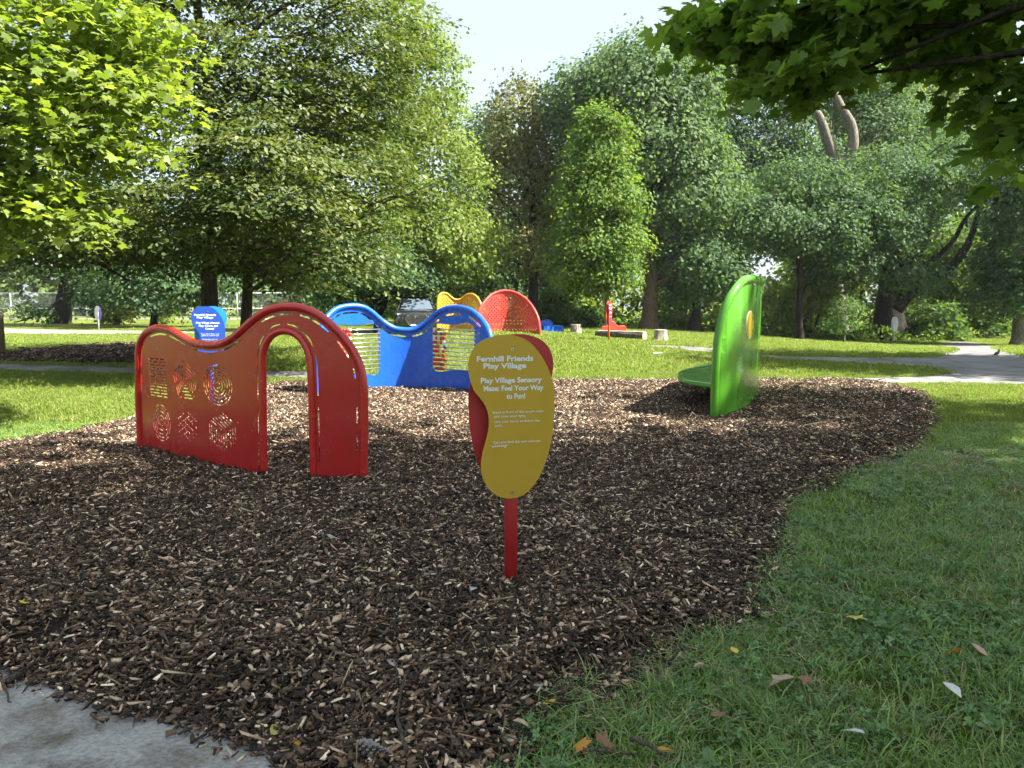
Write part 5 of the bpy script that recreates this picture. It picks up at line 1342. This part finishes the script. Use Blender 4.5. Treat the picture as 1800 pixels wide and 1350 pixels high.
def clover(g, n, rad, cols, ls=0.0075):
    V = []; F = []; C = []
    for i in range(n):
        a, r = g.uniform(0, 6.28), rad * math.sqrt(g.random()); h = g.uniform(0.02, 0.06); c0 = np.array((r * math.cos(a), r * math.sin(a), h))
        t = g.random(); c = np.array(cols[0]) * (1 - t) + np.array(cols[1]) * t; tilt = g.normal(size=2) * 0.35; s = ls * g.uniform(0.8, 1.4); b0 = g.uniform(0, 6.28)
        for q in range(3):
            b = b0 + q * 2.094; k_ = len(V)
            for (u, v) in ((0, 0), (0.55, 0.75), (0.5, 1.5), (0, 1.75), (-0.5, 1.5), (-0.55, 0.75)):
                x = (v * math.cos(b) - u * math.sin(b)) * s; y = (v * math.sin(b) + u * math.cos(b)) * s
                V.append(c0 + (x, y, x * tilt[0] + y * tilt[1] - 0.12 * abs(u) * s)); C.append(c)
            F.append(tuple(range(k_, k_ + 6)))
    return raw_mesh('clover', V, F, False, np.array(C))
def broad(g, n, cols, L=0.07):
    V = []; F = []; C = []
    for i in range(n):
        b = 2 * math.pi * i / n + g.normal() * 0.3; l = L * g.uniform(0.6, 1.3); w = l * 0.3; t = g.random(); c = np.array(cols[0]) * (1 - t) + np.array(cols[1]) * t; k_ = len(V)
        for (u, v, z) in ((0.1, 0, 0), (1, 0.35, 0.30), (0.9, 0.75, 0.42), (0, 1, 0.36), (-0.9, 0.75, 0.42), (-1, 0.35, 0.30), (-0.1, 0, 0)):
            x, y = v * l, u * w; V.append((x * math.cos(b) - y * math.sin(b), x * math.sin(b) + y * math.cos(b), z * l * g.uniform(0.7, 1.2) + 0.01)); C.append(c)
        F.append(tuple(range(k_, k_ + 7)))
    return raw_mesh('broadleaf', V, F, False, np.array(C))
GC = ((0.050, 0.120, 0.022), (0.290, 0.430, 0.115)); GL = ((0.105, 0.165, 0.024), (0.215, 0.275, 0.058)); CC_ = ((0.055, 0.140, 0.040), (0.220, 0.360, 0.125))  # blade colours carry the light: shaded near grass, sunlit far lawn
g = np.random.default_rng(202)
protos = [tuft(g, 34, 0.07, 0.03, 0.085, 0.0023, 0.9, GC) for _ in range(5)] + [tuft(g, 24, 0.06, 0.05, 0.11, 0.0026, 1.1, GC) for _ in range(2)] + [clover(g, 16, 0.08, CC_) for _ in range(3)] + [broad(g, 6, CC_, 0.06), broad(g, 7, ((0.05, 0.11, 0.02), (0.09, 0.16, 0.03)), 0.045)]
def offlawn(P):
    m = inside(P, [mulch_loop]) & (dist_to_loop(P, mulch_loop) > 0.03)
    for L in (path_loop, farpath_loop, slab_loop): m |= inside(P, [L])
    m |= inside(P, [litter_loop]) & (np.random.default_rng(5).random(len(P)) < 0.12 + 0.85 * sstep(0.1, 1.2, dist_to_loop(P, litter_loop)))
    return m
def grass_pts(g, dens, y0, y1, xr=0.75):
    w = y1 * xr * 2
    P = np.column_stack([g.uniform(-w / 2, w / 2, int(dens * w * (y1 - y0))), np.zeros(int(dens * w * (y1 - y0)))]); P[:, 1] = g.uniform(y0, y1, len(P))
    P = P[np.abs(P[:, 0]) < P[:, 1] * xr + 0.3]
    return P[~offlawn(P)]
thatch = []
for _ in range(4):
    V = []; F = []; C = []
    for i in range(26):
        a, r, b = g.uniform(0, 6.28), 0.09 * math.sqrt(g.random()), g.uniform(0, 6.28); L = g.uniform(0.04, 0.10); w_ = g.uniform(0.0012, 0.0028)
        p = np.array((r * math.cos(a), r * math.sin(a), g.uniform(0.012, 0.045))); d_ = np.array((math.cos(b), math.sin(b), g.normal() * 0.15)) * L / 2; s_ = np.array((-d_[1], d_[0], 0)) / L * 2 * w_
        k_ = len(V); V += [p - d_ - s_, p - d_ + s_, p + d_ + s_ * 0.4, p + d_ - s_ * 0.4]; F.append((k_, k_ + 1, k_ + 2, k_ + 3)); C += [np.array((0.40, 0.33, 0.20)) * g.uniform(0.5, 1.25)] * 4
    thatch.append(raw_mesh('thatch', V, F, False, np.array(C)))
Pt = grass_pts(g, 60, 1.7, 8.0); Pt = Pt[Pt[:, 0] > -1.0]; Pt = Pt[np.sin(1.7 * Pt[:, 0] + 0.7) + np.sin(2.3 * Pt[:, 1] - 0.6 * Pt[:, 0]) + 0.7 * g.normal(size=len(Pt)) > 0.25]
scatter('dry_thatch', thatch, np.column_stack([Pt, terrain(Pt[:, 0], Pt[:, 1])]), np.column_stack([np.zeros((len(Pt), 2)), g.uniform(0, 6.28, len(Pt))]), 0.8 + 0.6 * g.random(len(Pt)), g.integers(0, 4, len(Pt)), M_grass, None, 'dry tan thatch lying in the shaded grass', 'grass')
P = np.vstack([grass_pts(g, 420, 1.7, 5.0), grass_pts(g, 230, 5.0, 9.5)]); P = P[P[:, 0] > -8]
nz = np.sin(2.1 * P[:, 0] + 1.1 * P[:, 1]) + np.sin(1.3 * P[:, 0] - 2.7 * P[:, 1] + 2) + 0.8 * g.normal(size=len(P))
u = g.random(len(P))
idx = np.where(nz > 0.9, np.where(u < 0.45, g.integers(7, 10, len(P)), np.where(u < 0.50, g.integers(10, 12, len(P)), g.integers(0, 7, len(P)))), np.where(u < 0.90, g.integers(0, 7, len(P)), np.where(u < 0.98, g.integers(7, 10, len(P)), g.integers(10, 12, len(P)))))
thin = g.random(len(P)) < np.clip(0.95 + 0.45 * np.sin(3.3 * P[:, 0] - 0.5) * np.sin(2.9 * P[:, 1]) - 0.0, 0.30, 1.0); P = P[thin]; idx = idx[thin]
scatter('lawn_grass', protos, np.column_stack([P, terrain(P[:, 0], P[:, 1])]), np.column_stack([g.normal(size=(len(P), 2)) * 0.12, g.uniform(0, 6.28, len(P))]), 0.8 + 0.5 * g.random(len(P)), idx, M_grass, None, 'shaded green grass with clover and weeds at the lower right', 'grass')
proto2 = [tuft(g, 46, 0.14, 0.03, 0.08, 0.0035, 0.8, GL) for _ in range(6)]
P = np.vstack([grass_pts(g, 95, 9.5, 17), grass_pts(g, 95, 5.0, 9.5)]); P = P[(P[:, 1] > 9.5) | (P[:, 0] < -3.5) | (P[:, 1] > 8)]
scatter('lawn_grass', proto2, np.column_stack([P, terrain(P[:, 0], P[:, 1])]), np.column_stack([g.normal(size=(len(P), 2)) * 0.1, g.uniform(0, 6.28, len(P))]), 0.8 + 0.5 * g.random(len(P)), g.integers(0, 6, len(P)), M_lawn, None, 'mown sunny grass around the back of the mulch bed', 'grass')
proto3 = [tuft(g, 60, 0.30, 0.03, 0.09, 0.008, 0.8, GL) for _ in range(5)]
P = np.vstack([grass_pts(g, 22, 17, 33), grass_pts(g, 6, 33, 52)])
scatter('lawn_grass', proto3, np.column_stack([P, terrain(P[:, 0], P[:, 1])]), np.column_stack([g.normal(size=(len(P), 2)) * 0.08, g.uniform(0, 6.28, len(P))]), 0.8 + 0.5 * g.random(len(P)), g.integers(0, 5, len(P)), M_lawn, None, 'far sunny lawn stretching to the trees', 'grass')

# ------------------------------------------------------------------ fallen leaves, sticks, cone
def ground_z(x, y):
    p = np.array([[x, y]])
    if inside(p, [mulch_loop])[0]: return float(mulch_z(p[:, 0], p[:, 1])[0]) + 0.026
    if inside(p, [slab_loop])[0]: return 0.034
    return float(terrain(x, y)) + 0.075
def fallen(px, py, size, c, label, seed):
    g = np.random.default_rng(seed); w = ground(px, py, 0.05); size = size * 1.2; T = tmpl('maple6' if seed % 3 == 0 else 'oval') * size
    T[:, 2] += 0.35 * np.abs(T[:, 0]) * g.uniform(0.3, 1.6) + size * 0.12 * g.random(len(T)); T[:, 1] -= size / 2
    k_ = len(T); V = np.vstack([T, T - (0, 0, 0.0015)]); F = [tuple(range(k_)), tuple(range(2 * k_ - 1, k_ - 1, -1))] + [(i, i + k_, (i + 1) % k_ + k_, (i + 1) % k_) for i in range(k_)]
    o = part('fallen_leaf', V, F, M_fallen, None, False, False, np.tile(np.array(c), (len(V), 1)))
    o.location = (w[0], w[1], ground_z(w[0], w[1])); o.rotation_euler = (g.normal() * 0.25, g.normal() * 0.25, g.uniform(0, 6.28))
    tag(o, label, 'leaf', 'fallen leaves')
YL, OL, TL, GLf, WL, BL = (0.62, 0.48, 0.06), (0.50, 0.24, 0.04), (0.46, 0.36, 0.24), (0.30, 0.42, 0.06), (0.62, 0.62, 0.60), (0.24, 0.13, 0.07)
for i, (px, py, s, c, l) in enumerate([
    (48, 1088, 0.045, YL, 'small yellow leaf on the mulch at the far left'), (32, 1116, 0.045, OL, 'orange leaf on the mulch just above the concrete corner'), (484, 1282, 0.065, (0.45, 0.42, 0.10), 'olive yellow leaf on the mulch right of the concrete'),
    (524, 1303, 0.05, OL, 'orange brown leaf beside the olive one near the pine cone'), (652, 1247, 0.055, (0.60, 0.50, 0.22), 'pale yellow torn leaf above the pine cone'), (643, 1026, 0.04, GLf, 'small lime green leaf in mid mulch'),
    (1278, 952, 0.05, (0.55, 0.52, 0.14), 'pale yellow leaf on mulch right of the sign post'), (146, 1050, 0.045, WL, 'greyish white leaf on the left mulch'), (832, 1056, 0.06, WL, 'silver-white leaf just left of the sign post foot'),
    (1507, 1094, 0.075, (0.60, 0.50, 0.12), 'pale yellow upright leaf in the right grass'), (1290, 1152, 0.05, YL, 'bright yellow leaf at the mulch and grass edge'), (1498, 1296, 0.08, WL, 'white leaf with yellow middle low in the grass'),
    (1675, 1155, 0.055, OL, 'orange curled leaf in the clover at right'), (1722, 1152, 0.07, (0.48, 0.30, 0.24), 'pinkish brown curled leaf near the right edge'), (1674, 1222, 0.08, WL, 'large pale grey-white leaf in the clover'),
    (1370, 1208, 0.09, TL, 'crumpled tan leaf in the middle of the right grass'), (1232, 1180, 0.06, (0.55, 0.40, 0.30), 'curled pink-tan leaf by the mulch corner'), (918, 1283, 0.06, (0.48, 0.40, 0.26), 'round tan leaf at the tip of the grass'),
    (1065, 1320, 0.07, BL, 'brown curled leaf near the bottom stick'), (965, 1232, 0.05, YL, 'yellow-orange leaf at the mulch edge above the grass tip'), (1170, 1330, 0.05, OL, 'orange leaf at the bottom by the stick'),
    (1415, 1208, 0.05, BL, 'dark brown and white leaf right of the crumpled tan one'), (1262, 1266, 0.055, BL, 'brown leaf in grass below the tan crumpled leaf'), (378, 795, 0.05, YL, 'yellow leaf at the foot of the red panel'), (1025, 1325, 0.06, OL, 'orange leaf among grass left of the bottom stick')]):
    fallen(px, py, s, c, l, 300 + i)
M_stick = bark('dry_stick', (0.06, 0.05, 0.04), (0.20, 0.165, 0.13), 8.0)
def stick(pts, r, label, seed, dz=0.006):
    g = np.random.default_rng(seed); W = []
    for p in pts:
        w = ground(p[0], p[1], 0.05); W.append((w[0], w[1], ground_z(w[0], w[1]) + dz + r))
    L = catmull(np.array(W), 5); L = L + g.normal(size=L.shape) * r * 0.25
    V, F = tube(L, np.linspace(r, r * 0.5, len(L)), 7)
    c = L[0]; o = part('stick', V - c, F, M_stick, None, True); o.location = c; tag(o, label, 'stick', 'fallen sticks')
stick([(625, 886), (660, 880), (695, 882)], 0.014, 'thick tan stick on the mulch below the arch', 1)
stick([(0, 1190), (8, 1205), (18, 1232)], 0.007, 'thin grey twig poking onto the concrete at the left', 2)
stick([(15, 1195), (40, 1180), (58, 1174)], 0.014, 'short dark stick by the concrete corner', 3)
stick([(452, 1036), (470, 1025), (485, 1016)], 0.011, 'short dark round stick in the left middle mulch', 4)
stick([(715, 1345), (700, 1290), (708, 1245), (718, 1225)], 0.008, 'long crooked twig right of the pine cone', 5)
stick([(1110, 1318), (1140, 1330), (1172, 1350)], 0.010, 'grey brown stick in the grass at the bottom', 6)
stick([(1024, 1335), (1070, 1338), (1120, 1344)], 0.007, 'straight pale twig left of the bottom grass stick', 7)
stick([(1025, 1064), (1050, 1066), (1072, 1068)], 0.009, 'grey stick on the mulch right of the sign post', 8)
stick([(700, 1228), (650, 1255), (610, 1280)], 0.006, 'thin dark twig slanting above the pine cone', 9)
stick([(1410, 760), (1450, 752), (1490, 748)], 0.012, 'dark branch lying on the far right mulch', 10)
stick([(1455, 735), (1470, 718), (1478, 710)], 0.010, 'upright leaning twig on the far right mulch', 11)
stick([(1545, 680), (1556, 672), (1565, 668)], 0.014, 'curved bark strip at the back edge of the mulch', 12, 0.05)
# pine cone
w = ground(655, 1338, 0.05)
pc = thing('pine_cone', 'grey scaled pine cone at the bottom edge of the mulch', 'pine cone', (w[0], w[1], ground_z(w[0], w[1]) + 0.022), R(-20))
M_cone = plain('cone_scale', (0.30, 0.28, 0.26), 0.8)
m = MB(); m.tube([(-0.06, 0, 0), (0, 0, 0), (0.06, 0, 0)], [0.010, 0.014, 0.006], 8); m.build('core', M_dark, pc, True)
T = np.array([(0, 0, 0), (0.006, 0.010, 0.004), (0.004, 0.024, 0.006), (-0.004, 0.024, 0.006), (-0.006, 0.010, 0.004)])
sm = raw_mesh('scale', np.vstack([T, T + (0, 0, 0.003)]), [(4, 3, 2, 1, 0), (5, 6, 7, 8, 9)] + [(i, (i + 1) % 5, (i + 1) % 5 + 5, i + 5) for i in range(5)]); sm.materials.append(M_cone)
for i in range(64):
    f = i / 63; a = i * 2.39996; o = link('scale', sm, None, pc)
    k_ = 0.55 + 0.6 * math.sin(math.pi * min(1, f * 1.15 + 0.05))
    o.location = (-0.06 + 0.12 * f, 0, 0); o.rotation_euler = (a, 0, 0.5); o.scale = (k_, k_, k_)
# ------------------------------------------------------------------ summer haze
hm = bpy.data.materials.new('summer_haze'); hm.use_nodes = True; hn = hm.node_tree; hn.nodes.clear()
ho = hn.nodes.new('ShaderNodeOutputMaterial'); hv = hn.nodes.new('ShaderNodeVolumePrincipled')
hv.inputs['Color'].default_value = (0.90, 0.95, 1.0, 1); hv.inputs['Density'].default_value = 0.00025; hv.inputs['Anisotropy'].default_value = 0.2
hn.links.new(hv.outputs['Volume'], ho.inputs['Volume'])
mb = MB(); mb.box((0, 170, 14.0), (450, 520, 32.0)); hz = mb.build('haze', hm); hz['kind'] = 'stuff'; hz['label'] = 'thin pale summer haze between the trees'; hz['category'] = 'haze'
